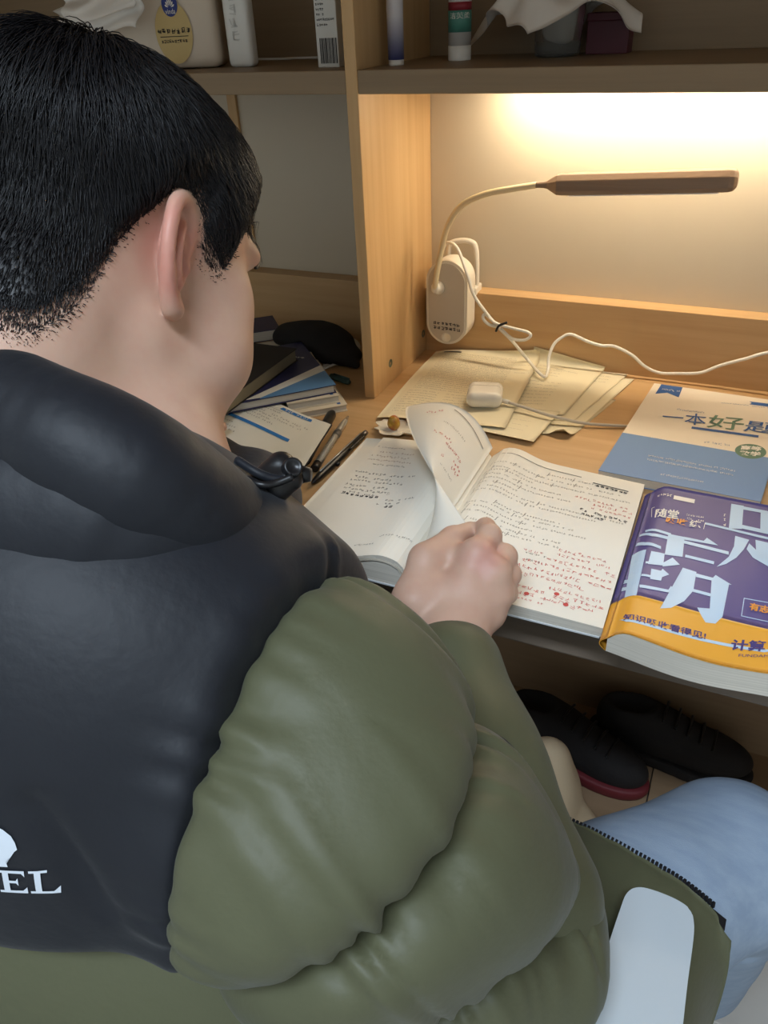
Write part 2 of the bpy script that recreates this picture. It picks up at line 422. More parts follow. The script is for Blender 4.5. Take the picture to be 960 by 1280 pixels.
# ------------------------------------------------------------------ paper lying on the desk
M['newsprint'] = mat('cream exam paper', (232, 222, 192), 0.8)
M['red_mark'] = M['ink_red']
def quad_surf(TL, TR, BR, BL, z, wave=0.0, ph=0.0, curl=None):
    TL, TR, BR, BL = [np.array(onz(p[0], p[1], z)) for p in (TL, TR, BR, BL)]
    def f(u, v, lift=0.0):
        p = (TL * (1 - u) + TR * u) * (1 - v) + (BL * (1 - u) + BR * u) * v
        w = wave * (0.5 + 0.5 * math.sin(6.3 * (u * 0.9 + v * 0.35) + ph)) * (0.25 + 0.75 * math.sin(PI * min(1, max(0, v * 0.8 + .1))))
        c = curl(u, v) if curl else 0.0
        q = p + np.array([0, 0, w + c + lift]); over = q[1] - (1.1245 - (z - .7531) * .6)
        if over > 0: q = q + np.array([0, -over - 0.4 * lift, over * .9])
        return q
    return f
def sheet(label, corners, z, wave=0.0, ph=0.0, curl=None, lines=(), mat_='newsprint', name='exam_paper', group=None, asp=1.3):
    s = quad_surf(*corners, z, wave, ph, curl)
    o = obj(name, grid_mesh(name, lambda u, v: s(u, v), 25, 25, 0.00035), M[mat_], None, True)
    # normals of the grid point down when u goes right and v towards the viewer: flip
    o.data.flip_normals()
    tag(o, label, 'paper', group)
    if lines:
        k = Marks(s, 0.0006)
        for L in lines: k.line(*L[:5], asp=asp, dens=1.0, **(L[5] if len(L) > 5 else {}))
        k.build('print', M['ink_soft'], o)
    return o, s
def block(u0, v0, u1, v1, n, h, skew=0.0): # a paragraph of n lines
    return [(u0, v0 + (v1 - v0) * i / max(1, n - 1), u1, v0 + (v1 - v0) * i / max(1, n - 1) + skew, h) for i in range(n)]
sheet('plain lowest exam sheet under the stack with a curled-up front corner', ((540, 470), (770, 500), (712, 548), (520, 519)), 0.7505,
      curl=lambda u, v: 0.012 * max(0, (v - .82) / .18) ** 2 * math.exp(-((u - .95) / .06) ** 2),
      lines=block(.55, .62, .85, .8, 4, .012))
sheet('bottom loose exam sheet reaching furthest toward the blue workbook', ((700, 468), (793, 474), (727, 534), (650, 528)), 0.7512, lines=block(.35, .1, .7, .3, 4, .02))
sheet('loose exam sheet with a round stamp between two other sheets', ((690, 458), (785, 468), (718, 526), (622, 522)), 0.7521,
      lines=block(.62, .1, .85, .22, 3, .018) + [(.60, .33 + .03 * i, .72, .33 + .03 * i, .03) for i in range(3)])
sheet('exam sheet with short lines of formulas under the lamp cord', ((672, 444), (757, 461), (705, 519), (602, 522)), 0.7531, 0.001, 1.0,
      lines=block(.15, .12, .5, .3, 5, .014) + block(.1, .42, .62, .8, 8, .016) + [(.4, .18, .75, .2, .014)])
sheet('lower exam page with a lifted front edge below the white earphone case', ((585, 500), (700, 515), (667, 553), (526, 523)), 0.7552, curl=lambda u, v: 0.0008 * v,
      lines=block(.5, .45, .85, .75, 3, .015))
A_, A_s = sheet('wavy exam paper densely printed with text, weighed down by the earphone case', ((545, 437), (678, 445), (632, 537), (471, 519)), 0.7570, 0.005, 0.4, curl=lambda u, v: -.0056 * (1 - min(1, u / .28)) ** 2,
      lines=block(.12, .08, .80, .45, 17, .013) + block(.10, .47, .55, .62, 7, .013) + block(.08, .66, .34, .92, 10, .013) + block(.4, .66, .7, .8, 5, .012) + block(.84, .05, .97, .3, 3, .012))
mk = Marks(A_s, 0.0012); mk.stroke((.10, .045), (.27, .055), .02, 1.3); mk.build('header_bar', M['ink'], A_)

def lie(x, y):      # height of the big sheet under a point
    best = min(((A_s(u, v) for u in np.linspace(0, 1, 41) for v in np.linspace(0, 1, 41))), key=lambda p: (p[0] - x) ** 2 + (p[1] - y) ** 2)
    return best[2] if math.hypot(best[0] - x, best[1] - y) < .008 else .7552
# small white tray with a wrapped sweet
M['scrap'] = mat('white paper scrap', (232, 224, 206), 0.7)
c0 = np.array([-.384, .8395, .7500])
def scrap(u, v):
    a = u * 2 * PI; r = v * (0.026 + 0.0025 * math.sin(a * 9) + 0.003 * math.sin(a * 3 + 1))
    return c0 + np.array([r * math.cos(a) * 1.25, r * math.sin(a) * 0.8, 0.001 + 0.006 * v ** 3 + 0.001 * math.sin(a * 5) * v])
sc = obj('paper_scrap', grid_mesh('paper_scrap', scrap, 49, 9, 0.0008), M['scrap'], None, True); tag(sc, 'small scalloped white paper scrap under the wrapped sweet', 'paper')
M['sweet'] = mat('colourful foil wrap', (196, 170, 66), 0.3, noise=((60, 60, 60), 1.0, (168, 62, 44)), bump=((220, 220, 220), 0.5, 0.001))
cs = np.array([-.390, .8430, .7650])
vs, qs = surfnet(lambda P: ell(P, cs, (0.0085, 0.0085, 0.0105)) + 0.0006 * wav(P, 500), cs - 0.014, cs + 0.014, 0.0008)
sw = obj('wrapped_sweet', fastmesh('wrapped_sweet', vs, qs), M['sweet'], None, True); tag(sw, 'little egg-shaped sweet in red, yellow and green foil', 'sweet')
sw.location.z = -0.0035

# earphone charging case with its cable
M['gloss_white'] = mat('glossy white plastic', (240, 236, 226), 0.18, coat=0.4)
ec = thing('earphone_case', 'small glossy white rounded earphone charging case on the exam paper', 'earphone case')
ctr = onz(606, 495, 0.769); ctr[2] = max(lie(ctr[0] + a, ctr[1] + b) for a in (-.012, 0, .012) for b in (-.012, 0, .012)) + .0110; ang = math.radians(14); ca, sa = math.cos(ang), math.sin(ang)
Rz = np.array([[ca, -sa, 0], [sa, ca, 0], [0, 0, 1]])
def case_sdf(P, lo=None):
    q = (P - ctr.astype(np.float32)) @ Rz.astype(np.float32); b = np.array([0.0245, 0.0255, 0.0115]) - 0.0105
    d = np.abs(q) - b; o = np.linalg.norm(np.maximum(d, 0), axis=1) + np.minimum(d.max(1), 0) - 0.0105
    return o, q
for nm, sgn in (('case_body', 1), ('lid', -1)):
    vs, qs = surfnet(lambda P: smax(case_sdf(P)[0], sgn * (case_sdf(P)[1][:, 1] - 0.006) + 0.0002, 0.0006), ctr - 0.032, ctr + 0.032, 0.0009)
    obj(nm, fastmesh(nm, vs, qs), M['gloss_white'], ec, True)
M['cable_grey'] = mat('grey-white cable', (206, 198, 186), 0.4)
e = ctr + Rz @ np.array([0.0240, -0.008, -0.004])
cb = thing('charging_cable', 'thin grey charging cable running from the earphone case under the blue workbook', 'cable')
obj('plug', tube_mesh('plug', [e, e + [0.011, -0.003, 0]], 0.0032, 12), M['white'], cb, True)
pts = [e + [0.010, -0.003, 0], onz(655, 509, 0.764), onz(690, 520, 0.7615), onz(730, 529, 0.7555), onz(770, 532, 0.7535), onz(789, 533, 0.7535)]
obj('cord', tube_mesh('cord', crom(pts, 10), 0.0021, 10), M['cable_grey'], cb, True)

# ------------------------------------------------------------------ clip lamp and its cord
M['lamp_white'] = mat('lamp white plastic', (234, 226, 210), 0.4)
M['neck_cream'] = mat('cream gooseneck', (222, 204, 164), 0.45)
M['lamp_brown'] = mat('brushed brown lamp head', (148, 122, 98), 0.4, noise=((4, 120, 120), 0.6, (124, 100, 80)))
lamp = thing('clip_lamp', 'white clip-on desk lamp with a bent gooseneck and a long brown head', 'lamp')
def pill(name, cx, cy, cz, w, h, d, m, parent, bev=0.006):
    poly = []
    for k in range(41):
        a = PI * k / 40; poly.append((cx + w / 2 * math.cos(a), cz + (h / 2 - w / 2) + w / 2 * math.sin(a)))
    for k in range(41):
        a = PI + PI * k / 40; poly.append((cx + w / 2 * math.cos(a), cz - (h / 2 - w / 2) + w / 2 * math.sin(a)))
    bm = bmesh.new(); a = [bm.verts.new((p[0], cy, p[1])) for p in poly]; b = [bm.verts.new((p[0], cy + d, p[1])) for p in poly]
    f1 = bm.faces.new(a); f2 = bm.faces.new(b[::-1]); n = len(poly)
    for i in range(n): bm.faces.new((a[i], b[i], b[(i + 1) % n], a[(i + 1) % n]))
    es = list(f1.edges) + list(f2.edges); bmesh.ops.bevel(bm, geom=es, offset=bev, segments=4, affect='EDGES', profile=.6)
    return obj(name, bm_mesh(name, bm), m, parent)
LC = ony(560, 378, 1.094); LW = 0.066; LH = 0.129
body = pill('lamp_body', LC[0], 1.088, LC[2], LW, LH, 0.036, M['lamp_white'], lamp, 0.004)
fp = pill('face_plate', LC[0], 1.0866, LC[2], LW - 0.008, LH - 0.008, 0.003, mat('grey-white face plate', (206, 196, 180), 0.45), lamp, 0.001)
def face_pt(u, v, lift=0.0): return np.array([LC[0] + u, 1.0866 - 0.0004 - lift, LC[2] + v])
k = Marks(face_pt, 0.0)
k.line(-0.022, -0.031, 0.023, -0.032, 0.0055, dens=2.2, gap=0.0); k.line(-0.022, -0.0385, 0.023, -0.0395, 0.0055, dens=2.2, gap=0.0)
k.build('warning_print', M['ink'], lamp)
obj('touch_button', lathe_mesh('touch_button', [(0.0075, 0.0), (0.0078, 0.0012), (0.0068, 0.0015), (0.0062, 0.0006)], 24, face_pt(0, -0.053) + np.array([0, .0008, 0]), (0, -1, 0)), M['lamp_white'], lamp, True)
j = face_pt(-0.013, 0.024)
obj('neck_socket', lathe_mesh('neck_socket', [(0.0105, -0.002), (0.0098, 0.004), (0.0075, 0.009), (0.0062, 0.013), (0.004, 0.0145)], 24, j, (0, -1, 0.1)), M['lamp_white'], lamp, True)
nk = [j + [0, -0.008, 0], j + [0.0005, -0.0125, 0.012], ony(552, 312, 1.080), ony(560, 282, 1.078), ony(577, 257, 1.076), ony(605, 243, 1.075), ony(640, 236, 1.075), ony(672, 231, 1.075)]
obj('gooseneck', tube_mesh('gooseneck', crom(nk, 10), 0.0043, 12), M['neck_cream'], lamp, True)
# the head: a long bar with bevelled top, tapered shoulder and rounded end
h0 = ony(670, 231, 1.075); h1 = ony(923, 225, 1.075); hd = (h1 - h0); HL = np.linalg.norm(hd); hd /= HL
hy = np.array([0, 1.0, 0]); hy -= hd * (hy @ hd); hy /= np.linalg.norm(hy); hz = np.cross(hd, hy)
prof = [(-.016, -.006), (-.0145, .006), (-.008, .0135), (.008, .0135), (.0145, .006), (.016, -.006), (.0145, -.0115), (-.0145, -.0115)]
st = [(0, .30), (.010, .33), (.016, .40), (.030, .95), (.036, 1.0)] + [(HL - .020, 1.0), (HL - .010, .93), (HL - .004, .78), (HL - .0008, .5), (HL, .25)]
V = []; F = []
for s_, k_ in st:
    for a, b in prof: V.append(h0 + hd * s_ + hy * a * k_ + hz * b * (k_ if s_ < .05 else min(1, k_ + .15)))
n = len(prof)
for i in range(len(st) - 1):
    for q in range(n): F.append((i * n + q, i * n + (q + 1) % n, (i + 1) * n + (q + 1) % n, (i + 1) * n + q))
F.append(tuple(range(n))[::-1]); F.append(tuple((len(st) - 1) * n + q for q in range(n)))
hm = pyd('lamp_head', V, F); ho = obj('lamp_head', hm, M['lamp_brown'], lamp)
md = ho.modifiers.new('bev', 'BEVEL'); md.width = 0.002; md.segments = 3; md.limit_method = 'ANGLE'
lens = [h0 + hd * s_ + hy * a + hz * (-0.0118) for s_, a in ((.045, -.012), (HL - .02, -.012), (HL - .02, .012), (.045, .012))]
lens += [p - hz * 0.0012 for p in lens]
obj('light_strip', pyd('light_strip', lens, [(0, 1, 2, 3), (7, 6, 5, 4), (0, 4, 5, 1), (1, 5, 6, 2), (2, 6, 7, 3), (3, 7, 4, 0)]), M['white'], lamp)
# white clamp bracket behind the body
br = [np.array([LC[0] + (-.014), 1.135, .86]), np.array([LC[0] + (-.014), 1.135, .912]), np.array([LC[0] + (-.006), 1.135, .924]), np.array([LC[0] + (.020), 1.135, .926]), np.array([LC[0] + (.030), 1.135, .912]), np.array([LC[0] + (.032), 1.135, .852])]
obj('clamp_bracket', tube_mesh('clamp_bracket', crom(br, 8), 0.0040, 10), M['lamp_white'], lamp, True)
box('clamp_jaw', (LC[0] - .022, 1.120, .848), (LC[0] + .036, 1.15, .862), M['lamp_white'], lamp, 0.003)
# lamp cord
cord = thing('lamp_cord', 'white lamp cord tied in a small loop and trailing along the desk rail', 'cable')
def rest(x, y):
    p = onz(x, y, .760); p = onz(x, y, lie(p[0], p[1]) + .0034); return p
cp = [ony(553, 312, 1.118), ony(560, 303, 1.105), ony(572, 311, 1.090), ony(584, 343, 1.0825), ony(592, 368, 1.0825), ony(607, 390, 1.085), ony(624, 410, 1.088), ony(640, 426, 1.083),
      rest(660, 450), rest(672, 464), rest(681, 471), rest(685, 464) + [0, 0, .002], ony(686, 447, 1.095), ony(692, 431, 1.105), ony(702, 422, 1.112), ony(714, 418, 1.115), ony(735, 427, 1.115), ony(752, 432, 1.115),
      ony(768, 433, 1.115), ony(790, 444, 1.116), ony(806, 458, 1.117), ony(824, 466, 1.118), ony(845, 467, 1.118), ony(875, 466, 1.118), ony(900, 457, 1.118), ony(930, 449, 1.115), ony(975, 439, 1.115), ony(1080, 440, 1.115), np.array([.25, 1.118, .775]), np.array([.419, 1.118, .79])]
obj('cord', tube_mesh('cord', crom(cp, 8), 0.0024, 10), M['gloss_white'], cord, True)
lp = [ony(626, 409, 1.086), ony(612, 406, 1.084), ony(604, 398, 1.084), ony(607, 393, 1.086), ony(620, 404, 1.084), ony(640, 410, 1.082), ony(659, 415, 1.080), ony(663, 420, 1.078), ony(655, 425, 1.078), ony(640, 423, 1.080), ony(626, 411, 1.084)]
obj('tied_loop', tube_mesh('tied_loop', crom(lp, 8), 0.0024, 10), M['gloss_white'], cord, True)
tt = [ony(620, 414, 1.081), ony(624, 407, 1.078), ony(634, 403, 1.079)]
obj('twist_tie', tube_mesh('twist_tie', crom(tt, 6), 0.0019, 8), M['black'], cord, True)

# ------------------------------------------------------------------ open workbook with a page being turned
M['page_edge'] = mat('page edges', (214, 208, 196), 0.8, noise=((4, 4, 900), 0.6, (176, 170, 158)))
bk = thing('open_workbook', 'thick open maths workbook with red and black handwriting, one page being turned', 'book')
SPT = np.array([-0.240, 0.806]); SPB = np.array([-0.2395, 0.536])           # spine, top and bottom (x, y)
def right_page(u, v, lift=0.0):      # u from the spine outwards, v from the top to the bottom
    y = 0.806 - v * 0.268 - 0.010 * u * (1 - v); x = -0.240 + u * 0.182 + 0.004 * v * u
    z = 0.7665 + 0.010 * math.exp(-((u - .16) / .14) ** 2) - 0.010 * math.exp(-(u / .05) ** 2) - 0.0045 * u
    return np.array([x, y, z + lift])
def left_page(u, v, lift=0.0):       # u from the spine towards the left
    y = 0.800 - v * 0.262 - 0.016 * u * (1 - v); x = -0.240 - u * 0.138 + 0.004 * v
    z = 0.774 + 0.010 * math.exp(-((u - .22) / .2) ** 2) - 0.016 * math.exp(-(u / .06) ** 2) - 0.003 * u + 0.0015 * math.sin(u * 6) * v
    return np.array([x, y, z + lift])
def page_block(name, surf, off, zb, m, flip):
    us = np.linspace(0, 1, 28); vs_ = np.linspace(0, 1, 10); nu, nv = 28, 10
    top = [surf(u, v) for v in vs_ for u in us]; bot = []
    for p in top: bot.append(np.array([p[0] + off, p[1], zb]))
    f = []
    for jv in range(nv - 1):
        for iu in range(nu - 1):
            q = (jv * nu + iu, (jv + 1) * nu + iu, (jv + 1) * nu + iu + 1, jv * nu + iu + 1); f.append(q); f.append(tuple(len(top) + t for t in q[::-1]))
    rim = [jv * nu for jv in range(nv)] + [(nv - 1) * nu + iu for iu in range(1, nu)] + [jv * nu + nu - 1 for jv in range(nv - 2, -1, -1)] + [iu for iu in range(nu - 2, 0, -1)]
    N = len(top)
    for a in range(len(rim)): f.append((rim[a], N + rim[a], N + rim[(a + 1) % len(rim)], rim[(a + 1) % len(rim)]))
    me = pyd(name, top + bot, f)
    bm = bmesh.new(); bm.from_mesh(me); bmesh.ops.recalc_face_normals(bm, faces=bm.faces); bm.to_mesh(me); bm.free()
    return me
def add_edge_mat(o):     # page edges get their own look
    o.data.materials.append(M['page_edge'])
    for p in o.data.polygons:
        if abs(p.normal.z) < 0.35: p.material_index = 1
    return o
pr = add_edge_mat(obj('right_pages', page_block('right_pages', right_page, 0.0, 0.7515, None, 0), M['paper'], bk))
pl = add_edge_mat(obj('left_pages', page_block('left_pages', left_page, -0.012, 0.7515, None, 1), M['paper'], bk))
# loose layers under the top left page
for i, (dz, dx, dy) in enumerate(((0.0052, -0.016, 0.002), (0.010, -0.020, 0.006))):
    lay = lambda u, v, a=dz, b=dx, c=dy: left_page(u * 1.06, v) + np.array([b * u, c * (1 - 2 * v) * .5 + 0.0012 * math.sin(9 * u), -a * (0.4 + .6 * u)])
    obj('page_layer', grid_mesh('page_layer', lay, 24, 10, 0.0006), M['paper'], bk, True)
cov = [(-0.398, 0.537), (-0.056, 0.537), (-0.058, 0.802), (-0.398, 0.796)]
cv_ = obj('cover', slab_mesh('cover', cov, 0.7502, 0.7518), mat('pale grey cover', (206, 210, 212), 0.5), bk)
# writing on the right page
k = Marks(right_page, 0.0004); kr = Marks(right_page, 0.0005); kb = Marks(right_page, 0.0005)
AS = 1.45
def formula(mk, u0, v, u1, h=.02, hand=.1):
    mk.line(u0, v, u1, v, h * .85, AS, dens=1.0, hand=hand, gap=.15, w=h * .10)
    for x in (u0, u0 + (u1 - u0) * .45): mk.integral(x, v, h * 2.2, AS, h * .16)
k.stroke((.03, .05), (.62, .06), .006, AS)
for v, a, b in ((.10, .42, .78), (.14, .36, .9), (.135, .05, .4), (.18, .08, .95), (.205, .04, .36), (.24, .06, .55), (.275, .04, .62), (.31, .05, .30), (.345, .03, .95), (.375, .04, .8),
                (.45, .22, .62), (.475, .05, .7), (.51, .08, .80), (.545, .07, .52), (.58, .22, .66), (.61, .12, .66), (.69, .2, .62), (.73, .2, .6), (.77, .22, .5), (.87, .2, .42), (.955, .15, .36)):
    formula(k, a, v, b, .019 if v < .7 else .022)
kb.line(.72, .10, .92, .11, .026, AS, dens=2.6, gap=0, hand=.05); kb.stroke((.70, .085), (.92, .092), .008, AS)
kb.line(.68, .315, .97, .325, .026, AS, dens=1.4, hand=.3); kb.line(.70, .345, .84, .35, .026, AS, dens=1.4, hand=.3)
kb.line(.22, .805, .28, .805, .04, AS, dens=1.0, hand=.3)
for v, a, b, h in ((.225, .60, .95, .03), (.255, .74, .98, .032), (.285, .74, .98, .03), (.62, .66, .92, .03), (.655, .66, .95, .03), (.67, .45, .60, .03), (.695, .62, .99, .034),
                   (.735, .50, .98, .034), (.775, .45, .99, .036), (.815, .48, .98, .034), (.86, .68, .96, .03), (.895, .46, .98, .036), (.925, .46, .94, .034), (.955, .50, .70, .022)):
    kr.line(a, v, b, v + .004, h * .82, AS, dens=1.3, hand=.22, w=h * .075, gap=.08)
for p in ((.60, .925), (.80, .93), (.74, .885)):
    kr.quad([(p[0] + .014 * math.cos(a), p[1] + .014 / AS * math.sin(a)) for a in np.linspace(0, 6.28, 10)[:-1]])
k.build('printed_formulas', M['ink_soft'], bk); kb.build('black_notes', M['ink'], bk); kr.build('red_notes', M['ink_red'], bk)
# writing on the left page
k = Marks(left_page, 0.0004); kr = Marks(left_page, 0.0005)
for v, a, b, h in ((.10, .98, .70, .020), (.15, .92, .60, .022), (.19, .97, .62, .022), (.23, .97, .55, .022), (.27, .9, .6, .02), (.36, .99, .45, .03), (.40, .96, .62, .03), (.43, .97, .5, .028), (.475, .98, .6, .03), (.51, .96, .55, .03), (.54, .90, .66, .03),
                   (.60, .6, .4, .03), (.57, .55, .3, .026), (.92, .52, .36, .02), (.86, .36, .1, .02)):
    (kr if .14 < v < .24 else k).line(b, v, a, v + .002, h, 1.9, dens=1.0, hand=.35, w=h * .10)
for a, v, b in ((.95, .555, .62), (.52, .625, .44)): k.line(b, v, a, v, .035, 1.9, dens=2.4, hand=.2, gap=0)
k.build('left_page_notes', M['ink'], bk); kr.build('left_page_print', mat('brown print', (150, 110, 84), .8), bk)
# the page being turned: from the spine up and over to the left, its lower corner held by the fingers
S0 = np.array([-0.241, 0.806, 0.770]); S1 = np.array([-0.240, 0.560, 0.768])
F0 = ony(510, 508, 0.815); F1 = W(592, 667, .7215)
def turned(u, v, lift=0.0):
    w = v ** 1.25
    Sp = S0 * (1 - v) + S1 * v; Fp = F0 * (1 - w) + F1 * w
    mid = np.array([0.006, 0, 0.040]) * (1 - v) ** .8 + np.array([-0.006, 0.0, 0.016]) * v
    bow = np.array([-0.020, 0.004, 0.004]) * 4 * v * (1 - v) * u
    p = Sp * (1 - u) + Fp * u + mid * 4 * u * (1 - u) * (1 - .45 * u) + bow
    return p + np.array([0, 0, lift])
to = obj('turned_page', grid_mesh('turned_page', lambda u, v: turned(u, v), 30, 30, 0.0003), M['paper'], bk, True)
to['label'] = 'single page lifted and curling over the left side'
k = Marks(turned, 0.0012)
for v, a, b in ((.16, .62, .74), (.12, .55, .60), (.33, .32, .60), (.36, .12, .40), (.40, .08, .26), (.44, .10, .22), (.47, .3, .42)): k.line(a, v, b, v + .02, .026, 1.2, dens=1.2, hand=.3)
k.build('red_notes', M['ink_red'], bk)
k = Marks(turned, 0.0012); k.stroke((.05, .1), (.45, .06), .006); k.line(.2, .22, .5, .22, .018, 1.2, dens=.6); k.line(.15, .52, .4, .55, .018, 1.2, dens=.6)
k.build('printed_lines', M['ink_soft'], bk)

# ------------------------------------------------------------------ blue and cream workbook
M['bk_blue'] = mat('blue cover', (110, 144, 190), 0.45); M['bk_cream'] = mat('cream cover', (236, 224, 206), 0.45)
M['bk_navy'] = mat('deep blue print', (54, 96, 158), 0.5); M['bk_green'] = mat('grey green print', (96, 128, 108), 0.5)
b2 = thing('blue_workbook', 'closed cream and blue maths workbook with large Chinese title', 'book')
ZB = 0.7625
TL = onz(818, 479, ZB)[:2]; BL = onz(748, 588, ZB)[:2]; BR = onz(950, 627, ZB)[:2]; TR = BR + (TL - BL)
obj('pages', slab_mesh('pages', [BL + (TL - BL) * .004, BR, TR, TL], 0.7512, ZB - .0006), M['page_edge'], b2)
def cv2(s, t): return BL + (BR - BL) * s + (TL - BL) * t
tsplit = 0.385
obj('cover', slab_mesh('cover', [cv2(0, 0), cv2(1.005, 0), cv2(1.005, 1), cv2(0, 1)], ZB - .0006, ZB, 0.0), M['bk_cream'], b2)
obj('back_cover', slab_mesh('back_cover', [cv2(0, 0), cv2(1.005, 0), cv2(1.005, 1), cv2(0, 1)], 0.7502, 0.7513, 0.0), M['bk_blue'], b2)
obj('blue_cover_band', slab_mesh('blue_cover_band', [cv2(0, -.001), cv2(1.005, -.001), cv2(1.005, tsplit), cv2(0, tsplit)], ZB - .0002, ZB + .0003), M['bk_blue'], b2)
def P2(x, y): return onz(x, y, ZB + .0004)
def z1(x, y): return P2(800 + x / 6, 470 + y / 6)        # survey of the cover
def map_mesh(name, v2, faces, surf, m, parent, maxe):
    bm = bmesh.new(); vs_ = [bm.verts.new((p[0], p[1], 0)) for p in v2]
    for f in faces:
        try: bm.faces.new([vs_[i] for i in f])
        except ValueError: pass
    bmesh.ops.triangulate(bm, faces=bm.faces)
    for _ in range(6):
        le = [e for e in bm.edges if e.calc_length() > maxe]
        if not le: break
        bmesh.ops.subdivide_edges(bm, edges=le, cuts=1); bmesh.ops.triangulate(bm, faces=bm.faces)
    for v in bm.verts: v.co = Vector(surf(v.co.x, v.co.y))
    bm.normal_update()
    for f in bm.faces:
        if f.normal.z < 0: f.normal_flip()
    me = bpy.data.meshes.new(name); bm.to_mesh(me); bm.free(); return obj(name, me, m, parent)
def flat_poly(name, pts, m, parent):
    me = pyd(name, pts, [tuple(range(len(pts)))])
    bm = bmesh.new(); bm.from_mesh(me); bmesh.ops.triangulate(bm, faces=bm.faces)
    for f in bm.faces:
        if f.normal.z < 0: f.normal_flip()
    bm.to_mesh(me); bm.free(); return obj(name, me, m, parent)
flat_poly('ribbon_print', [z1(*p) for p in ((160, 62), (320, 85), (290, 160), (205, 125), (115, 133))], M['bk_navy'], b2)
text_on('title_print', '一本', z1(160, 345), z1(490, 375), z1(180, 262), M['bk_navy'], b2, bold=.002)
text_on('title_print', '好', z1(495, 385), z1(770, 412), z1(520, 290), M['bk_green'], b2, bold=.004)
text_on('title_print', '题', z1(770, 412), z1(1060, 445), z1(800, 335), M['bk_navy'], b2, bold=.002)
flat_poly('title_bar', [z1(*p) for p in ((390, 378), (890, 445), (888, 462), (385, 394))], M['bk_navy'], b2)
cc = np.array([830, 565]); flat_poly('badge', [z1(cc[0] + 118 * math.cos(a), cc[1] + 55 * math.sin(a) + 8 * math.cos(a)) for a in np.linspace(0, 2 * PI, 37)[:-1]], M['bk_green'], b2)
lw = mat('white print', (238, 234, 226), .5)
text_on('badge_print', '高等', z1(752, 555), z1(905, 568), z1(760, 522), lw, b2, .0007, bold=.03)
text_on('badge_print', '数学', z1(740, 595), z1(900, 608), z1(748, 562), lw, b2, .0007, bold=.03)
flat_poly('year_flag', [z1(*p) for p in ((820, 190), (1100, 225), (1100, 248), (820, 212), (838, 202))], M['bk_navy'], b2)
k = Marks(lambda u, v, l: z1(u, v) + np.array([0, 0, l]), .0003, 0); kw = Marks(lambda u, v, l: z1(u, v) + np.array([0, 0, l]), .0005, 0)
k.line(275, 250, 510, 282, 12); k.line(610, 202, 815, 222, 8); k.line(840, 228, 960, 240, 9); k.line(480, 495, 690, 525, 14)
kw.line(80, 458, 580, 540, 15, w=2.2); kw.line(615, 545, 680, 555, 17, w=2.2); kw.line(60, 598, 715, 715, 14, w=2.2, gap=.05); kw.line(50, 626, 700, 745, 14, w=2.2, gap=.05); kw.line(155, 738, 480, 800, 16, w=2.4, gap=.05)
kw.line(160, 98, 300, 118, 13, w=2.2)
k.build('small_print', M['bk_navy'], b2); kw.build('white_print', lw, b2)

# ------------------------------------------------------------------ purple and orange workbook
M['bk_purple'] = mat('glossy purple cover', (76, 70, 132), 0.42, coat=.0, noise=((9, 9, 9), .6, (88, 78, 138)), bump=((22, 14, 10), .25, .004))
M['bk_orange'] = mat('glossy orange cover', (232, 166, 54), 0.42, coat=.0, bump=((26, 18, 10), .25, .004))
M['bk_sky'] = mat('pale blue lettering', (186, 212, 236), 0.35)
b3 = thing('purple_workbook', 'thick purple and orange workbook with huge pale blue lettering overhanging the desk edge', 'book')
ZP = 0.7765
def pt3(x, y): return onz(740 + x / 3.045, 460 + y / 3.045, ZP)
A0 = pt3(232, 440)[:2]; A1 = pt3(62, 1000)[:2]                 # left edge of the cover, top and bottom
ex = np.array([0.19, -0.006]); 
def c3(s, t, lift=0.0):      # s to the right, t from the top down
    p = A0 * (1 - t) + A1 * t + ex * s
    roll = max(0.0, 0.10 - s) / 0.10
    z = ZP - 0.012 * roll ** 2.2 + 0.0012 * math.sin(s * 5 + 1) * t + 0.0010 * math.sin(9 * s) * t ** 4
    return np.array([p[0], p[1] + 0.0045 * t ** 6 * math.sin(s * 7 + 2.2), z + lift])
def surf3(x, y, lift=0.0):   # nearest cover point for a surveyed point
    q = pt3(x, y)[:2]
    m_ = np.array([ex, A1 - A0]).T; s, t = np.linalg.solve(m_, q - A0); return c3(s, t, lift)
V = []; F = []; nu, nv = 30, 26
def blk(s, t): return c3(s, t)
me = page_block('cover', lambda u, v: c3(u * 1.0, v), 0.0, 0.7512, None, 0)
o3 = obj('page_stack', me, M['page_edge'], b3); o3.data.transform(Matrix.Translation((0, 0, -0.0012)))
og = obj('cover', grid_mesh('cover', lambda u, v: c3(u * 1.01, v * 0.79 - .002), 34, 26, -.0009), M['bk_purple'], b3, True); og.data.flip_normals()
oo = obj('orange_band', grid_mesh('orange_band', lambda u, v: c3(u * 1.01, .785 + v * .217, .0003), 34, 12, -.0009), M['bk_orange'], b3, True); oo.data.flip_normals()
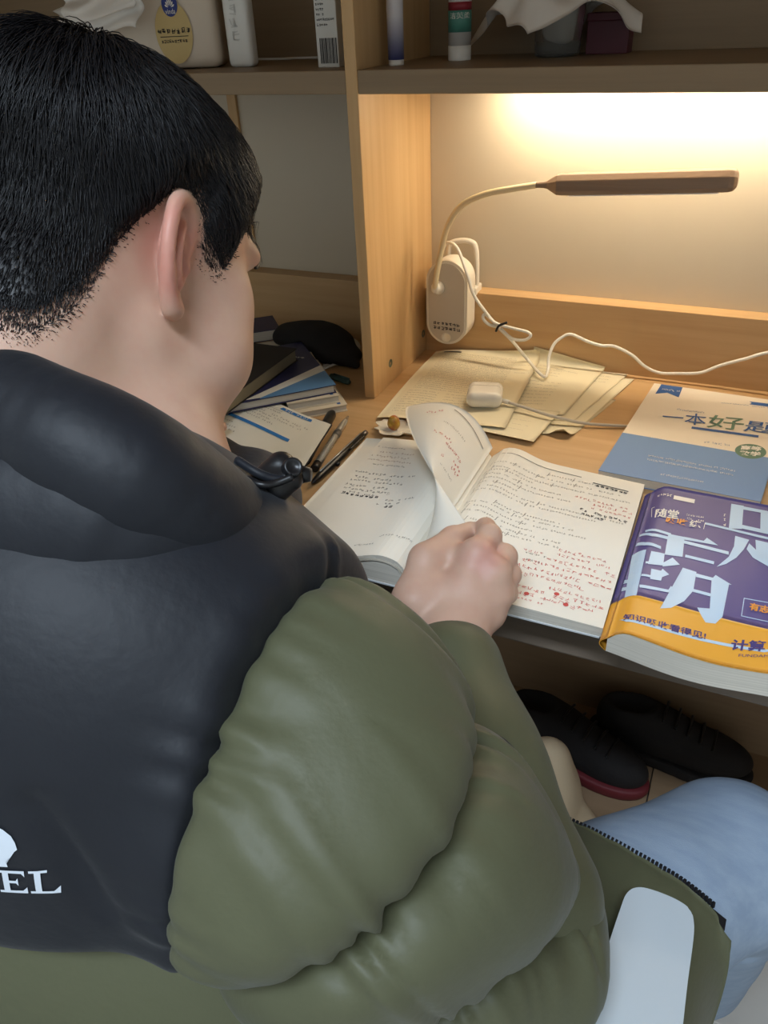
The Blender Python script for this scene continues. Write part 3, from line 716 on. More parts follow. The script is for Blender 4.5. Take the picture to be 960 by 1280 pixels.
# the spine side, rounded
sp = []
def spine(u, v):
    p = c3(0, v); a = u * PI * .5
    return np.array([p[0] - 0.006 * math.sin(PI * u) - .0005, p[1], p[2] + .0002 - (p[2] - .7505) * u])
os_ = obj('spine', grid_mesh('spine', lambda u, v: spine(u, v * .79), 10, 20, .0005), M['bk_purple'], b3, True)
os2 = obj('spine_band', grid_mesh('spine_band', lambda u, v: spine(u, .785 + v * .217), 10, 6, .0006), M['bk_orange'], b3, True)
def poly3(name, pts, m):
    return map_mesh(name, pts, [tuple(range(len(pts)))], lambda x, y: surf3(x, y, .0005), m, b3, 14)
big = [[(205, 603), (300, 632), (300, 642), (205, 612)], [(188, 606), (230, 630), (520, 700), (520, 712), (228, 641), (184, 613)], [(290, 634), (352, 646), (344, 722), (276, 714)],
       [(350, 645), (425, 660), (437, 648), (480, 677), (350, 656)], [(355, 713), (465, 738), (463, 749), (353, 723)], [(178, 638), (205, 658), (262, 682), (262, 693), (200, 669), (170, 646)],
       [(158, 678), (207, 690), (168, 870), (126, 860)], [(126, 768), (147, 790), (143, 802), (119, 782)], [(118, 798), (140, 820), (138, 834), (112, 812)],
       [(225, 700), (276, 710), (270, 756), (212, 750)], [(268, 746), (306, 725), (334, 752), (268, 760)], [(205, 738), (230, 742), (228, 750), (203, 746)],
       [(225, 768), (262, 776), (268, 768), (293, 790), (266, 800), (262, 814), (220, 808)], [(188, 786), (226, 794), (224, 802), (186, 794)], [(180, 828), (290, 848), (300, 833), (324, 864), (180, 840)],
       [(345, 763), (397, 779), (385, 850), (350, 890), (300, 916), (258, 920), (310, 890), (335, 850)], [(395, 784), (460, 800), (470, 789), (532, 826), (395, 798)],
       [(455, 804), (522, 820), (497, 945), (470, 970), (432, 966), (415, 940), (400, 912), (440, 930), (448, 915)], [(385, 843), (452, 859), (450, 870), (383, 854)],
       [(530, 518), (577, 526), (570, 614), (520, 612)], [(575, 528), (700, 552), (700, 562), (575, 540)], [(570, 598), (700, 626), (700, 640), (570, 612)], [(642, 545), (700, 556), (700, 632), (640, 620)],
       [(430, 589), (700, 652), (700, 661), (430, 597)], [(545, 640), (598, 655), (577, 692), (550, 722), (510, 747), (474, 758), (520, 720), (540, 680)], [(598, 668), (632, 700), (700, 732), (700, 772), (612, 722), (588, 690)],
       [(622, 655), (700, 672), (700, 742), (626, 724)]]
for p in big: poly3('big_lettering', p, M['bk_sky'])
def txt3(body, A, Bq, U, m, bold=.02):
    v, f = glyphs(body, bold); lo = v.min(0); hi = v.max(0); A, Bq, U = [np.array(q, float) for q in (A, Bq, U)]
    v2 = [A + (Bq - A) * (p[0] - lo[0]) / (hi[0] - lo[0]) + (U - A) * (p[1] - lo[1]) / (hi[1] - lo[1]) for p in v]
    return map_mesh('cover_print', v2, f, lambda x, y: surf3(x, y, .0009), m, b3, 20)
M['pr_orange'] = mat('orange print', (236, 156, 64), .5); M['pr_purple'] = mat('purple print', (66, 56, 122), .5)
txt3('随堂', (238, 568), (327, 580), (244, 534), lw); txt3('吸收', (278, 592), (360, 603), (284, 570), M['pr_orange'], .03); txt3('练', (368, 608), (412, 614), (372, 580), lw)
txt3('有志', (596, 920), (672, 936), (602, 892), M['pr_orange'], .03)
txt3('知识吸收看得见!', (116, 964), (432, 1030), (120, 938), M['pr_purple'], .02)
txt3('计算', (526, 1068), (656, 1080), (534, 1028), M['pr_purple'], .03)
txt3('FUNDAMENTAL', (558, 1094), (760, 1112), (560, 1084), M['pr_purple'], .0)
poly3('swoosh', [(104, 952), (130, 962), (660, 1072), (700, 1070), (700, 1078), (655, 1082), (128, 972)], M['bk_sky'])
for a, b in (((578, 874), (700, 896)), ((568, 940), (700, 970))): poly3('text_frame', [a, b, (b[0], b[1] + 3), (a[0], a[1] + 3)], M['bk_sky'])
poly3('text_frame', [(578, 874), (581, 875), (571, 941), (568, 940)], M['bk_sky'])
poly3('label_print', [(312, 486), (392, 502), (389, 517), (309, 501)], lw)
k = Marks(lambda u, v, l: surf3(u, v, l), .0008, 0); k.line(248, 476, 306, 490, 11, w=2); k.line(358, 562, 425, 572, 7, w=1.3); k.line(358, 574, 425, 586, 7, w=1.3)
for y in (562, 578, 597): k.line(496, y, 512, y + 2, 10, w=2, gap=0)
k.stroke((230, 520), (228, 560), 2.2); k.stroke((230, 520), (240, 522), 2.2); k.stroke((430, 592), (424, 616), 2.2)
k.build('white_print', lw, b3)

# ------------------------------------------------------------------ notebook, pens and books in the left bay
M['note'] = mat('notebook paper', (240, 236, 222), 0.75); M['note_blue'] = mat('bright blue print', (52, 128, 200), .6)
nb = thing('open_notebook', 'open notebook with a blue heading bar beside the pens', 'book')
nTR = onz(414, 535, .766); nTLd = onz(297, 486, .766) - nTR; nTLd /= np.linalg.norm(nTLd); nBR = onz(355, 628, .766)
def note(u, v, lift=0.0):    # u from the right edge to the left, v top to bottom
    p = nTR + nTLd * 0.20 * u + (nBR - nTR) * v
    return p + np.array([0, 0, 0.004 * math.sin(max(0, u) * 2.6) + .0052 * math.exp(-(u / .17) ** 2) + lift])
me = page_block('pages', note, 0.0, 0.7522, None, 0); nv_ = len(me.vertices) // 2; uu = np.tile(np.linspace(0, 1, 28), 10)
for i in range(nv_):      # the right edge is only a few leaves thick, lying over the marker
    k_ = min(1, max(0, (uu[i] - .16) / .12)); me.vertices[nv_ + i].co.z = (me.vertices[i].co.z - .0016) * (1 - k_) + .7522 * k_
o = add_edge_mat(obj('pages', me, M['note'], nb))
def note2(u, v):
    a_ = -0.008 + u * 1.02; p = note(a_, -0.01 + v * 1.02); k_ = min(1, max(0, (a_ - .16) / .12)); return np.array([p[0], p[1], (p[2] - .0018) * (1 - k_) + .7520 * k_])
obj('cover', grid_mesh('cover', note2, 40, 6, -.0012), M['black'], nb)
k = Marks(note, .0005); kb = Marks(note, .0005)
def bar(mk, u0, v0, u1, v1, w):
    mk.quad([(u0, v0), (u1, v1), (u1, v1 + w), (u0, v0 + w)])
kb.quad([(.24, .375), (1.0, .375), (1.0, .415), (.24, .415)]); kb.quad([(.17, .03), (.47, .03), (.49, .065), (.17, .065)])
for v, a, b in ((.12, .45, .97), (.17, .15, .95), (.21, .2, .9), (.25, .5, .75), (.29, .45, .8), (.48, .75, 1.0), (.53, .72, 1.0), (.58, .7, 1.0)): k.line(b, v, a, v, .022, .9, dens=.9, hand=.1)
k.stroke((.45, .09), (1.0, .09), .003)
k.build('notes', M['ink_soft'], nb); kb.build('blue_print', M['note_blue'], nb)
kw = Marks(note, .0008); kw.line(.44, .047, .2, .047, .028, .9, dens=1.2); kw.build('heading_print', M['paper'], nb)

def along(name, a, b, prof, m, parent, seg=16):
    a = np.array(a); d = np.array(b) - a; L = np.linalg.norm(d)
    return obj(name, lathe_mesh(name, [(r, h * L) for r, h in prof], seg, a, d), m, parent, False)
def smooth_(o):
    o.data.polygons.foreach_set('use_smooth', [len(p.vertices) == 4 for p in o.data.polygons]); return o
M['pen_grey'] = mat('grey metal pen', (110, 106, 104), .3, .5)
p1 = thing('black_pen', 'slim black click pen with a clip lying alone on the desk', 'pen')
a = onz(390, 604, .7555); b = onz(458, 540, .7555)
smooth_(along('barrel', a, b, [(.0012, 0), (.003, .03), (.0048, .12), (.0050, .5), (.0052, .9)], M['black'], p1))
smooth_(along('push_button', a, b, [(.0036, .9), (.0036, .99), (.002, 1.0)], M['pen_grey'], p1))
d = (b - a) / np.linalg.norm(b - a); sd = np.cross(d, [0, 0, 1])
st_ = [a + (b - a) * t + sd * .0052 + np.array([0, 0, .003]) for t in (.60, .72, .92)]
obj('clip', tube_mesh('clip', crom(st_, 4), .0016, 8), M['black'], p1, True)
q = a + (b - a) * .37 + sd * .006; obj('grip_knob', lathe_mesh('grip_knob', [(.0025, -.003), (.003, 0), (.002, .003)], 12, q, d), M['black'], p1, True)
obj('stripe', tube_mesh('stripe', [a + (b - a) * t + np.array([0, 0, .0045]) - sd * .0012 for t in (.15, .5, .9)], .0012, 6), mat('shiny strip', (190, 186, 180), .25, .3), p1, True)
M['clear'] = mat('clear plastic', (236, 232, 222), .1, trans=.85, ior=1.3)
p2 = thing('clear_pen', 'clear plastic gel pen with a black end beside the notebook', 'pen')
a = onz(393, 586, .7558); b = onz(435, 521, .7558)
smooth_(along('end_plug', a, b, [(.0048, 0), (.0054, .01), (.0054, .09)], M['black'], p2))
smooth_(along('barrel', a, b, [(.0050, .085), (.0052, .2), (.0050, .8), (.0036, .9), (.0016, 1.0)], M['clear'], p2))
smooth_(along('ink_tube', a, b, [(.0017, .09), (.0017, .92)], M['white'], p2))
smooth_(along('grip', a, b, [(.0053, .60), (.0055, .62), (.0055, .66), (.0053, .68)], M['pen_grey'], p2))
p3_ = thing('thick_black_marker', 'thick black marker half under the open notebook edge', 'pen')
a = onz(382, 577, .7575) ; b = onz(416, 515, .7575)
smooth_(along('barrel', a, b, [(.005, 0), (.006, .02), (.006, .62)], M['black'], p3_)); smooth_(along('cap', a, b, [(.0068, .60), (.0072, .63), (.0068, .93), (.005, .98), (.003, 1.0)], M['black'], p3_))
M['teal'] = mat('dark teal plastic', (64, 92, 92), .4)
tp = thing('pen_cap', 'dark teal pen cap lying by the oak partition', 'pen cap'); a = onz(413, 470, .755); b = onz(437, 478, .755)
smooth_(along('cap_tube', a, b, [(.003, 0), (.0048, .05), (.0046, .9), (.003, 1)], M['teal'], tp)); obj('cap_clip', tube_mesh('cap_clip', [a + (b - a) * t + np.array([0, 0, .0058]) for t in (.2, .6, 1.0)], .0012, 8), M['teal'], tp, True)

def book(name, label, corner, e1, e2, w, h, z0, z1, mc, mp=None, bev=.0008):
    """closed book: corner point, unit directions, width and height, from z0 to z1"""
    o = thing(name, label, 'book'); c = np.array(corner[:2]); e1 = np.array(e1[:2]) / np.linalg.norm(e1[:2]); e2 = np.array(e2[:2]) / np.linalg.norm(e2[:2])
    def q(s, t): return c + e1 * w * s + e2 * h * t
    obj('pages', slab_mesh('pages', [q(.012, .012), q(.985, .012), q(.985, .985), q(.012, .985)][::1], z0 + .0008, z1 - .0008), mp or M['page_edge'], o)
    obj('front_cover', slab_mesh('front_cover', [q(0, 0), q(1, 0), q(1, 1), q(0, 1)], z1 - .001, z1), mc, o)
    obj('back_cover', slab_mesh('back_cover', [q(0, 0), q(1, 0), q(1, 1), q(0, 1)], z0, z0 + .001), mc, o)
    return o, q
c1 = onz(434, 504, .762); dE = onz(382, 425, .762) - c1; dE[2] = 0; dE /= np.linalg.norm(dE); dW = np.array([-dE[1], dE[0], 0])    # towards the back left, and left front
M['cream_bk'] = mat('cream book cover', (226, 214, 192), .5)
M['navy'] = mat('navy cover', (40, 42, 84), .4); M['bk_mid'] = mat('mid blue cover', (98, 146, 192), .4)
bA, qA = book('cream_workbook', 'cream workbook at the bottom of the stack by the partition', c1, dE, dW, .26, .082, .7502, .7602, M['cream_bk'])
bB, qB = book('cream_workbook', 'cream workbook with a blue label, second in the stack under the navy book', c1 + dE * .010 + dW * .008, dE, dW, .25, .075, .7604, .7716, M['cream_bk'])
flat_poly('blue_label', [np.append(qB(s, t), .7719) for s, t in ((.70, .01), (.90, .01), (.90, .14), (.70, .14))], M['bk_navy'], bB)
for (bb, qq, z) in ((bA, qA, .7605), (bB, qB, .772)):
    flat_poly('corner_print', [np.append(qq(s, t), z) for s, t in ((.02, .10), (.06, .10), (.06, .16), (.02, .16))], M['bk_navy'], bb)
c2 = onz(420, 481, .784); f1 = onz(399, 455, .784) - c2; f1[2] = 0; f1 /= np.linalg.norm(f1); f2 = onz(355, 501, .784) - c2; f2[2] = 0; f2 /= np.linalg.norm(f2); f2 = f2 - f1 * (f1 @ f2); f2 /= np.linalg.norm(f2)
bC, qC = book('navy_workbook', 'navy and light blue workbook lying askew on the cream workbooks', c2, f1, f2, .185, .245, .7720, .7842, M['navy'])
def sC(s, t): return np.append(qC(s, t), .7845)
flat_poly('blue_corner', [sC(*p) for p in ((0, 0), (.30, 0), (.02, .44), (0, .45))], M['bk_mid'], bC)
flat_poly('white_stripe', [sC(*p) for p in ((.30, 0), (.42, 0), (.03, .53), (.02, .44))], M['paper'], bC)
flat_poly('picture_print', [sC(*p) for p in ((.40, .30), (.58, .16), (.70, .26), (.52, .42))], M['bk_mid'], bC)
flat_poly('picture_print', [sC(*p) for p in ((.47, .28), (.57, .20), (.62, .26), (.53, .34))], M['paper'], bC)
flat_poly('dark_print', [sC(*p) for p in ((.28, .50), (.45, .36), (.60, .50), (.42, .66))], M['black'], bC)
flat_poly('picture_print', [sC(*p) for p in ((.22, .60), (.30, .54), (.36, .68), (.24, .74))], M['bk_mid'], bC)
k = Marks(lambda u, v, l: sC(u, v) + np.array([0, 0, l]), .0003); k.line(.80, .20, .62, .06, .03, 1.3, dens=2, gap=0); k.line(.25, .72, .45, .80, .05, 1.3, dens=2, gap=0); k.build('white_print', lw, bC)
ob = mat('olive grey edge', (120, 112, 92), .6)
c3_ = onz(371, 436, .803); g1 = onz(303, 486, .803) - c3_; g1[2] = 0; g1 /= np.linalg.norm(g1); g2 = np.array([-g1[1], g1[0], 0]);
if g2[0] > 0: g2 = -g2
bD, qD = book('black_notebook', 'black covered notebook lying on top of the navy workbook', c3_, g1, g2, .21, .15, .7846, .8036, mat('matt black cover', (34, 30, 30), .6), ob)
bE, qE = book('dark_blue_folder', 'dark blue folder standing out behind the black notebook', onz(352, 424, .7716) , dE, dW, .07, .16, .7722, .790, M['navy'])
M['pouch'] = mat('black fabric', (26, 24, 24), .85, bump=((400, 400, 400), .3, .0008))
wc = thing('cable_bundle', 'loose white cable coiled behind the partition', 'cable')
wpaths = []
for i in range(3):
    z = .7524 + .0006 * i
    pts = [onz(404, 455 + i * 3, z), onz(420, 449 + i * 3, z + .001), onz(436, 448 + i * 3, z), onz(446, 444 + i * 3, z), onz(449, 432 + i * 3, z), onz(447, 419 + i * 2, z + .002), onz(436, 414 + i * 2, z + .003), onz(422, 414 + i * 2, z + .001)]
    pts = [np.array([min(p[0], -.4765), min(p[1], 1.121 - .005 * i), p[2]]) for p in pts]
    wpaths.append(crom(pts, 8)); obj('strand', tube_mesh('strand', wpaths[-1], .0021, 8), M['white'], wc, True)
pc = onz(398, 432, .775); pc[1] = min(pc[1], 1.055)
def inbox(P, c, e1, e2, w, h, z0, z1):
    q = P - np.append(np.array(c[:2]), 0); s_ = q @ e1; t_ = q @ e2; return np.max([-s_, s_ - w, -t_, t_ - h, z0 - P[:, 2], P[:, 2] - z1], 0)
def pouch(P):
    d = ell(P, pc + [-.020, .018, .004], (.070, .040, .026)); d = smin(d, ell(P, pc + [.028, .0, -.010], (.045, .026, .015)), .02); d = smin(d, rc(P, pc + [.045, -.006, -.012], pc + [.072, -.014, -.018], .009, .006), .010)
    d = d + .004 * wav(P, 75, 3) + .0015 * wav(P, 190, 6)
    for c_, a_, b_, w_, h_, za_, zb_ in ((c1, dE, dW, .26, .082, .75, .7602), (c1 + dE * .010 + dW * .008, dE, dW, .25, .075, .7604, .7716), (c2, f1, f2, .185, .245, .772, .7845), (c3_, g1, g2, .21, .15, .7846, .8036), (onz(352, 424, .7716), dE, dW, .07, .16, .7722, .790)):
        d = np.maximum(d, -(inbox(P, c_, a_, b_, w_, h_, za_, zb_) - .0006))
    for w_ in wpaths: d = np.maximum(d, -(chain(P, w_[::2], [.0021] * len(w_[::2]), .001) - .0003))
    return smax(smax(d, .7503 - P[:, 2], .004), P[:, 1] - 1.1262, .004)
vs, qs = surfnet(pouch, pc - [.12, .08, .05], pc + [.10, .11, .06], .0022)
po = obj('cloth_pouch', fastmesh('cloth_pouch', vs, qs), M['pouch'], None, True); tag(po, 'limp black cloth pouch behind the stacked books', 'pouch')

# ------------------------------------------------------------------ things on the shelf
ZS = SZ1
tk = thing('tissue_pack', 'cream soft pack of tissues with a blue badge on the shelf', 'tissue pack')
M['pack'] = mat('printed soft film', (222, 206, 186), .4, bump=((30, 30, 30), .2, .003)); M['badge_blue'] = mat('badge blue', (44, 58, 132), .5)
t0 = onz(277, 84, ZS + .001); t1 = onz(245, 87.5, ZS + .001); td = np.array([-.93, -.36, 0.]); td /= np.linalg.norm(td); tn = np.array([-td[1], td[0], 0]); tn = tn if tn[1] > 0 else -tn
TWd, THt, TDp = .19, .105, .075
# keep the pack inside the shelf
tc_ = t0 + td * TWd / 2 + tn * TDp / 2 + np.array([0, 0, THt / 2])
Rt = np.stack([td, tn, [0, 0, 1]], 1)
def packsdf(P):
    q = (P - tc_.astype(np.float32)) @ Rt.astype(np.float32); b = np.array([TWd / 2, TDp / 2, THt / 2]) - .012
    dd = np.abs(q) - b; return np.linalg.norm(np.maximum(dd, 0), axis=1) + np.minimum(dd.max(1), 0) - .012 + .0012 * wav(P, 60, 5)
vs, qs = surfnet(packsdf, tc_ - .13, tc_ + .13, .004); obj('film_pack', fastmesh('film_pack', vs, qs), M['pack'], tk, True)
def pk(u, v, lift=0.0): return t0 + td * (TWd * (1 - u)) - tn * (.0018 + lift) + np.array([0, 0, THt * v])
def ellp(cu, cv, ru, rv, n=28): return [pk(cu + ru * math.cos(a), cv + rv * math.sin(a)) for a in np.linspace(0, 2 * PI, n + 1)[:-1]]
def wpoly(name, pts, m, parent):
    return obj(name, pyd(name, pts, [tuple(range(len(pts)))]), m, parent)
wpoly('yellow_disc', ellp(.70, .40, .13, .34), mat('pale yellow print', (214, 186, 124), .5), tk)
wpoly('badge', [p - tn * .0004 for p in ellp(.70, .70, .055, .13)], M['badge_blue'], tk)
for i in range(7):
    a = PI * (.12 + .76 * i / 6); c_ = (.70, .66)
    wpoly('fan_print', [pk(c_[0] + r * math.cos(a + da) * .036, c_[1] + r * math.sin(a + da) * .10, .0008) for r, da in ((.25, 0), (.8, -.16), (1.0, 0), (.8, .16))], lw, tk)
text_on('badge_print', 'vinda', pk(.665, .60, .0008), pk(.735, .60, .0008), pk(.665, .655, .0008), lw, tk, .0003)
k = Marks(pk, .0006); k.line(.58, .42, .82, .42, .030, .5, dens=2.2, gap=0); k.line(.60, .31, .79, .31, .018, .5, dens=2, gap=.05); k.stroke((.6, .36), (.8, .36), .004, .5); k.build('pack_print', M['ink'], tk)
wpoly('gold_label', [pk(u, v, .0004) for u, v in ((.33, .80), (.45, .78), (.45, 1.0), (.33, 1.0))], mat('dull gold print', (150, 124, 66), .5), tk)
ts = thing('tissue_sheet', 'white tissue pulled halfway out of the soft pack', 'tissue')
M['tissue'] = mat('white tissue', (232, 226, 218), .9)
tq = [ony(66, 14, .925), ony(172, -16, .935), ony(178, 36, .935), ony(84, 44, .925)]
def tis(u, v):
    p = (tq[0] * (1 - u) + tq[1] * u) * (1 - v) + (tq[3] * (1 - u) + tq[2] * u) * v
    return p + np.array([0, .010 * math.sin(u * 7 + v * 2) + .006 * math.sin(v * 9 + u * 3) - .012 * v, .004 * math.sin(u * 9)])
obj('sheet', grid_mesh('sheet', tis, 26, 16, .0006), M['tissue'], ts, True)
obj('fold', grid_mesh('fold', lambda u, v: tis(u * .8 + .15, v * .8 - .1) + np.array([0, -.012 - .006 * math.sin(u * 5), .006]), 20, 12, .0006), M['tissue'], ts, True)

wb = thing('white_bottle', 'white squared plastic bottle beside the tissue pack', 'bottle')
q0 = onz(279, 86, ZS); q1 = onz(321, 83, ZS); cb_ = (q0 + q1) / 2 + [0, .012, 0]
bm = bmesh.new(); box_bm(bm, cb_ + [0, 0, .055], (.036, .024, .11), .007, rotz(math.radians(8)), 4); obj('bottle_body', bm_mesh('bottle_body', bm), M['white'], wb, True)
obj('cap', lathe_mesh('cap', [(.009, 0), (.009, .02), (.008, .022)], 20, cb_ + [0, 0, .108]), M['white'], wb, True)
k = Marks(lambda u, v, l: cb_ + np.array([math.cos(.14) * u + .0, math.sin(.14) * u - .0124 - l, v]), .0002)
bm_ = mat('embossed off white', (214, 212, 206), .4)
k.line(0, .10, 0.0001, .03, .012, 1, dens=2); k.build('embossed_print', bm_, wb)

ct = thing('medicine_carton', 'small white carton with printed text and a barcode leaning by the partition', 'carton')
q0 = onz(398, 84.5, ZS); q1 = onz(426, 84, ZS); cw = .030; e_ = q1 - q0; e_ /= np.linalg.norm(e_); ee = np.array([-e_[1], e_[0], 0]); HT = .125
bm = bmesh.new(); rot = Matrix(((e_[0], ee[0], 0), (e_[1], ee[1], 0), (0, 0, 1))); box_bm(bm, q0 + e_ * cw / 2 + ee * .016 + np.array([0, 0, HT / 2]), (cw, .032, HT), .0008, rot)
obj('carton_box', bm_mesh('carton_box', bm), mat('white card', (222, 220, 214), .55), ct)
def cf(u, v, l=0.0): return q0 + e_ * cw * u - ee * (.0003 + l) + np.array([0, 0, HT * v])
k = Marks(cf, .0002)
for i in range(15): k.line(.08, .36 + i * .042, random.choice((.92, .9, .6, .45)), .36 + i * .042, .085, HT / cw, dens=1.6, w=.016)
x = .16
while x < .92:
    w_ = random.choice((.016, .016, .03, .045)); k.quad([(x, .035), (x + w_, .035), (x + w_, .25), (x, .25)]); x += w_ + random.choice((.018, .03))
k.build('carton_print', M['ink'], ct)

def tubeobj(name, label, pos, parts):
    o = thing(name, label, 'tube')
    for nm, prof, m in parts: smooth_(obj(nm, lathe_mesh(nm, prof, 28, pos), m, o))
    return o
M['grad'] = mat('blue fading to white', (208, 208, 216), .35)
nt = M['grad'].node_tree; tcn = nt.nodes.new('ShaderNodeTexCoord'); sx = nt.nodes.new('ShaderNodeSeparateXYZ'); mr = nt.nodes.new('ShaderNodeMapRange')
mr.inputs['From Min'].default_value = ZS + .005; mr.inputs['From Max'].default_value = ZS + .05; mxn = nt.nodes.new('ShaderNodeMix'); mxn.data_type = 'RGBA'
mxn.inputs['A'].default_value = s2l((70, 76, 140)) + (1,); mxn.inputs['B'].default_value = s2l((214, 210, 214)) + (1,)
nt.links.new(tcn.outputs['Object'], sx.inputs[0]); nt.links.new(sx.outputs['Z'], mr.inputs['Value']); nt.links.new(mr.outputs[0], mxn.inputs['Factor']); nt.links.new(mxn.outputs['Result'], nt.nodes['Principled BSDF'].inputs['Base Color'])
tubeobj('slim_tube', 'slim tube fading from blue to white on the shelf', onz(493, 82, ZS) + [0, .006, 0], [('base_cap', [(.0088, 0), (.0092, .001), (.0092, .006)], M['white']), ('tube_body', [(.0096, .006), (.0098, .06), (.0096, .11), (.006, .115)], M['grad'])])
gp = onz(571, 76, ZS) + [0, .010, 0]
tubeobj('balm_tube', 'white tube with a dark red band and a green label on the shelf', gp, [('cap', [(.0138, 0), (.0142, .001), (.0142, .016)], M['white']), ('tube_body', [(.0140, .016), (.0140, .085), (.012, .12)], mat('translucent white', (206, 202, 196), .4)),
        ('green_label', [(.0142, .030), (.0142, .0525)], mat('teal green label', (78, 138, 124), .5)), ('red_band', [(.0142, .0525), (.0142, .061)], mat('dark red band', (140, 42, 52), .5))])
gl = [o for o in COL.objects if o.name.startswith('green_label')][-1]
v, f = glyphs('洁芙柔', .0); lo = v.min(0); hi = v.max(0); vv = []
vd = CAM - gp; a0 = math.atan2(vd[1], vd[0])
for p in v:
    s = (p[0] - lo[0]) / (hi[0] - lo[0]) - .5; t = (p[1] - lo[1]) / (hi[1] - lo[1]); a = a0 + s * 1.9
    vv.append(gp + np.array([.0144 * math.cos(a), .0144 * math.sin(a), .0440 + t * .0065]))
obj('label_print', pyd('label_print', vv, f), lw, gl)
# clear cup stuffed with tissue and a larger sheet hanging over it
cp_ = thing('clear_cup', 'clear plastic cup holding crumpled tissue on the shelf', 'cup')
M['cup'] = mat('clear cup plastic', (235, 235, 232), .15, trans=.9, ior=1.2)
cc_ = np.array([-.262, 1.085, ZS])
smooth_(obj('cup_wall', lathe_mesh('cup_wall', [(.024, 0), (.027, .002), (.031, .07), (.0325, .071), (.0315, .07), (.027, .004), (.002, .003)], 32, cc_), M['cup'], cp_))
wt = obj('crumpled_tissue', fastmesh('crumpled_tissue', *surfnet(lambda P: smax(ell(P, cc_ + [0, 0, .045], (.026, .026, .038)), ((P - cc_)[:, 2] * -1 + .012), .004) + .003 * wav(P, 160, 2), cc_ - [.04, .04, .005], cc_ + [.04, .04, .1], .0025)), M['tissue'], None, True)
tag(wt, 'wad of white tissue stuffed into the clear cup', 'tissue')
def drape(u, v):
    x = (u - .5) * .17; y = (v - .5) * .17; c_, s_ = math.cos(.70), math.sin(.70); x, y = c_ * x - s_ * y, s_ * x + c_ * y
    d = math.hypot(x, y) + 1e-6; a = math.atan2(y, x); o_ = max(0, d - .030); r = min(d, .030) + o_ * .74 + .004 * math.sin(a * 9) * o_ / .05
    h = .082 + .006 * math.sin(x * 60) * math.sin(y * 70 + 1) - o_ * .42 - 3.2 * o_ * o_ + .007 * math.sin(a * 7 + 1) * min(1, o_ / .03)
    return cc_ + np.array([r * math.cos(a) * 1.12 - .004, min(.062, r * math.sin(a)), h])
dp = obj('hanging_tissue', grid_mesh('hanging_tissue', drape, 46, 46, .0006), M['tissue'], None, True); tag(dp, 'large white tissue draped with pointed corners over the clear cup', 'tissue')
mo = thing('maroon_box', 'small maroon box half hidden behind the clear cup', 'box')
box('box_body', (-.232, 1.105, ZS), (-.182, 1.14, ZS + .035), mat('maroon card', (92, 40, 52), .5), mo, .001); box('lid', (-.233, 1.104, ZS + .0345), (-.181, 1.141, ZS + .043), mat('maroon lid', (104, 48, 58), .5), mo, .001)
wr = obj('shelf_wire', tube_mesh('shelf_wire', crom([np.array([p[0], min(p[1], BY - .003), ZS + .0014]) for p in (onz(318, 74, ZS), onz(350, 75, ZS), onz(375, 73, ZS), onz(405, 72, ZS))], 6), .0016, 8), M['white'], None, True); tag(wr, 'thin white wire lying on the left shelf', 'cable')

# ------------------------------------------------------------------ under the desk
M['shoe_black'] = mat('black shoe mesh', (30, 27, 28), .8, bump=((300, 300, 300), .4, .001)); M['shoe_red'] = mat('dark red sole', (104, 34, 40), .6)
def shoe(label, pos, ang, red):
    t = thing('sneaker', label, 'shoe', None)
    ca, sa = math.cos(ang), math.sin(ang); Rm = np.array([[ca, -sa, 0], [sa, ca, 0], [0, 0, 1]], np.float32); p0 = np.array(pos, np.float32)
    def L(P): return (P - p0) @ Rm
    def upper(P):
        q = L(P); d = smin(ell(q, (.06, 0, .045), (.085, .043, .040)), ell(q, (-.07, 0, .06), (.062, .038, .062)), .05); d = smin(d, ell(q, (-.02, 0, .06), (.07, .036, .045)), .03)
        d = smax(d, -ell(q, (-.075, 0, .125), (.045, .026, .045)), .008); return smax(d, .022 - q[:, 2], .003) + .0012 * wav(P, 120, 1)
    def sole(P):
        q = L(P); d = smin(ell(q, (.05, 0, .02), (.10, .050, .05)), ell(q, (-.075, 0, .02), (.068, .042, .05)), .05); return smax(smax(d, q[:, 2] - .028, .006), .001 - q[:, 2], .003)
    vs, qs = surfnet(upper, p0 - [.17, .17, 0], p0 + [.17, .17, .14], .004); obj('upper', fastmesh('upper', vs, qs), M['shoe_black'], t, True)
    vs, qs = surfnet(sole, p0 - [.18, .18, .01], p0 + [.18, .18, .05], .004); obj('sole', fastmesh('sole', vs, qs), M['shoe_red'] if red else M['shoe_black'], t, True)
    for i in range(5):
        x = .075 - i * .022; h = .083 + i * .008
        pts = [p0 + Rm @ np.array([x, y, h - .00 - 9 * y * y]) for y in (-.026, -.012, 0, .012, .026)]
        obj('lace', tube_mesh('lace', crom(pts, 4), .0026, 8), M['black'], t, True)
    return t
shoe('black sneaker with a dark red sole under the desk', (-.125, .990, .041), math.radians(-14), True)
shoe('all black sneaker behind the red-soled one under the desk', (.035, 1.062, .041), math.radians(-4), False)
tb = thing('cloth_bag', 'cream cloth bag with a black drawstring slumped under the desk', 'bag')
M['canvas'] = mat('cream canvas', (206, 184, 152), .85, bump=((500, 500, 500), .3, .0006))
tp_ = onz(702, 1000, .15)
vs, qs = surfnet(lambda P: smax(smin(ell(P, tp_ + [-.03, .0, -.02], (.062, .06, .14)), ell(P, tp_ + [.02, -.01, -.08], (.06, .055, .06)), .03) + .006 * wav(P, 55, 7) + .003 * wav(P, 120, 2), .041 - P[:, 2], .004), tp_ - [.12, .1, .13], tp_ + [.12, .1, .15], .005)
obj('bag_body', fastmesh('bag_body', vs, qs), M['canvas'], tb, True)
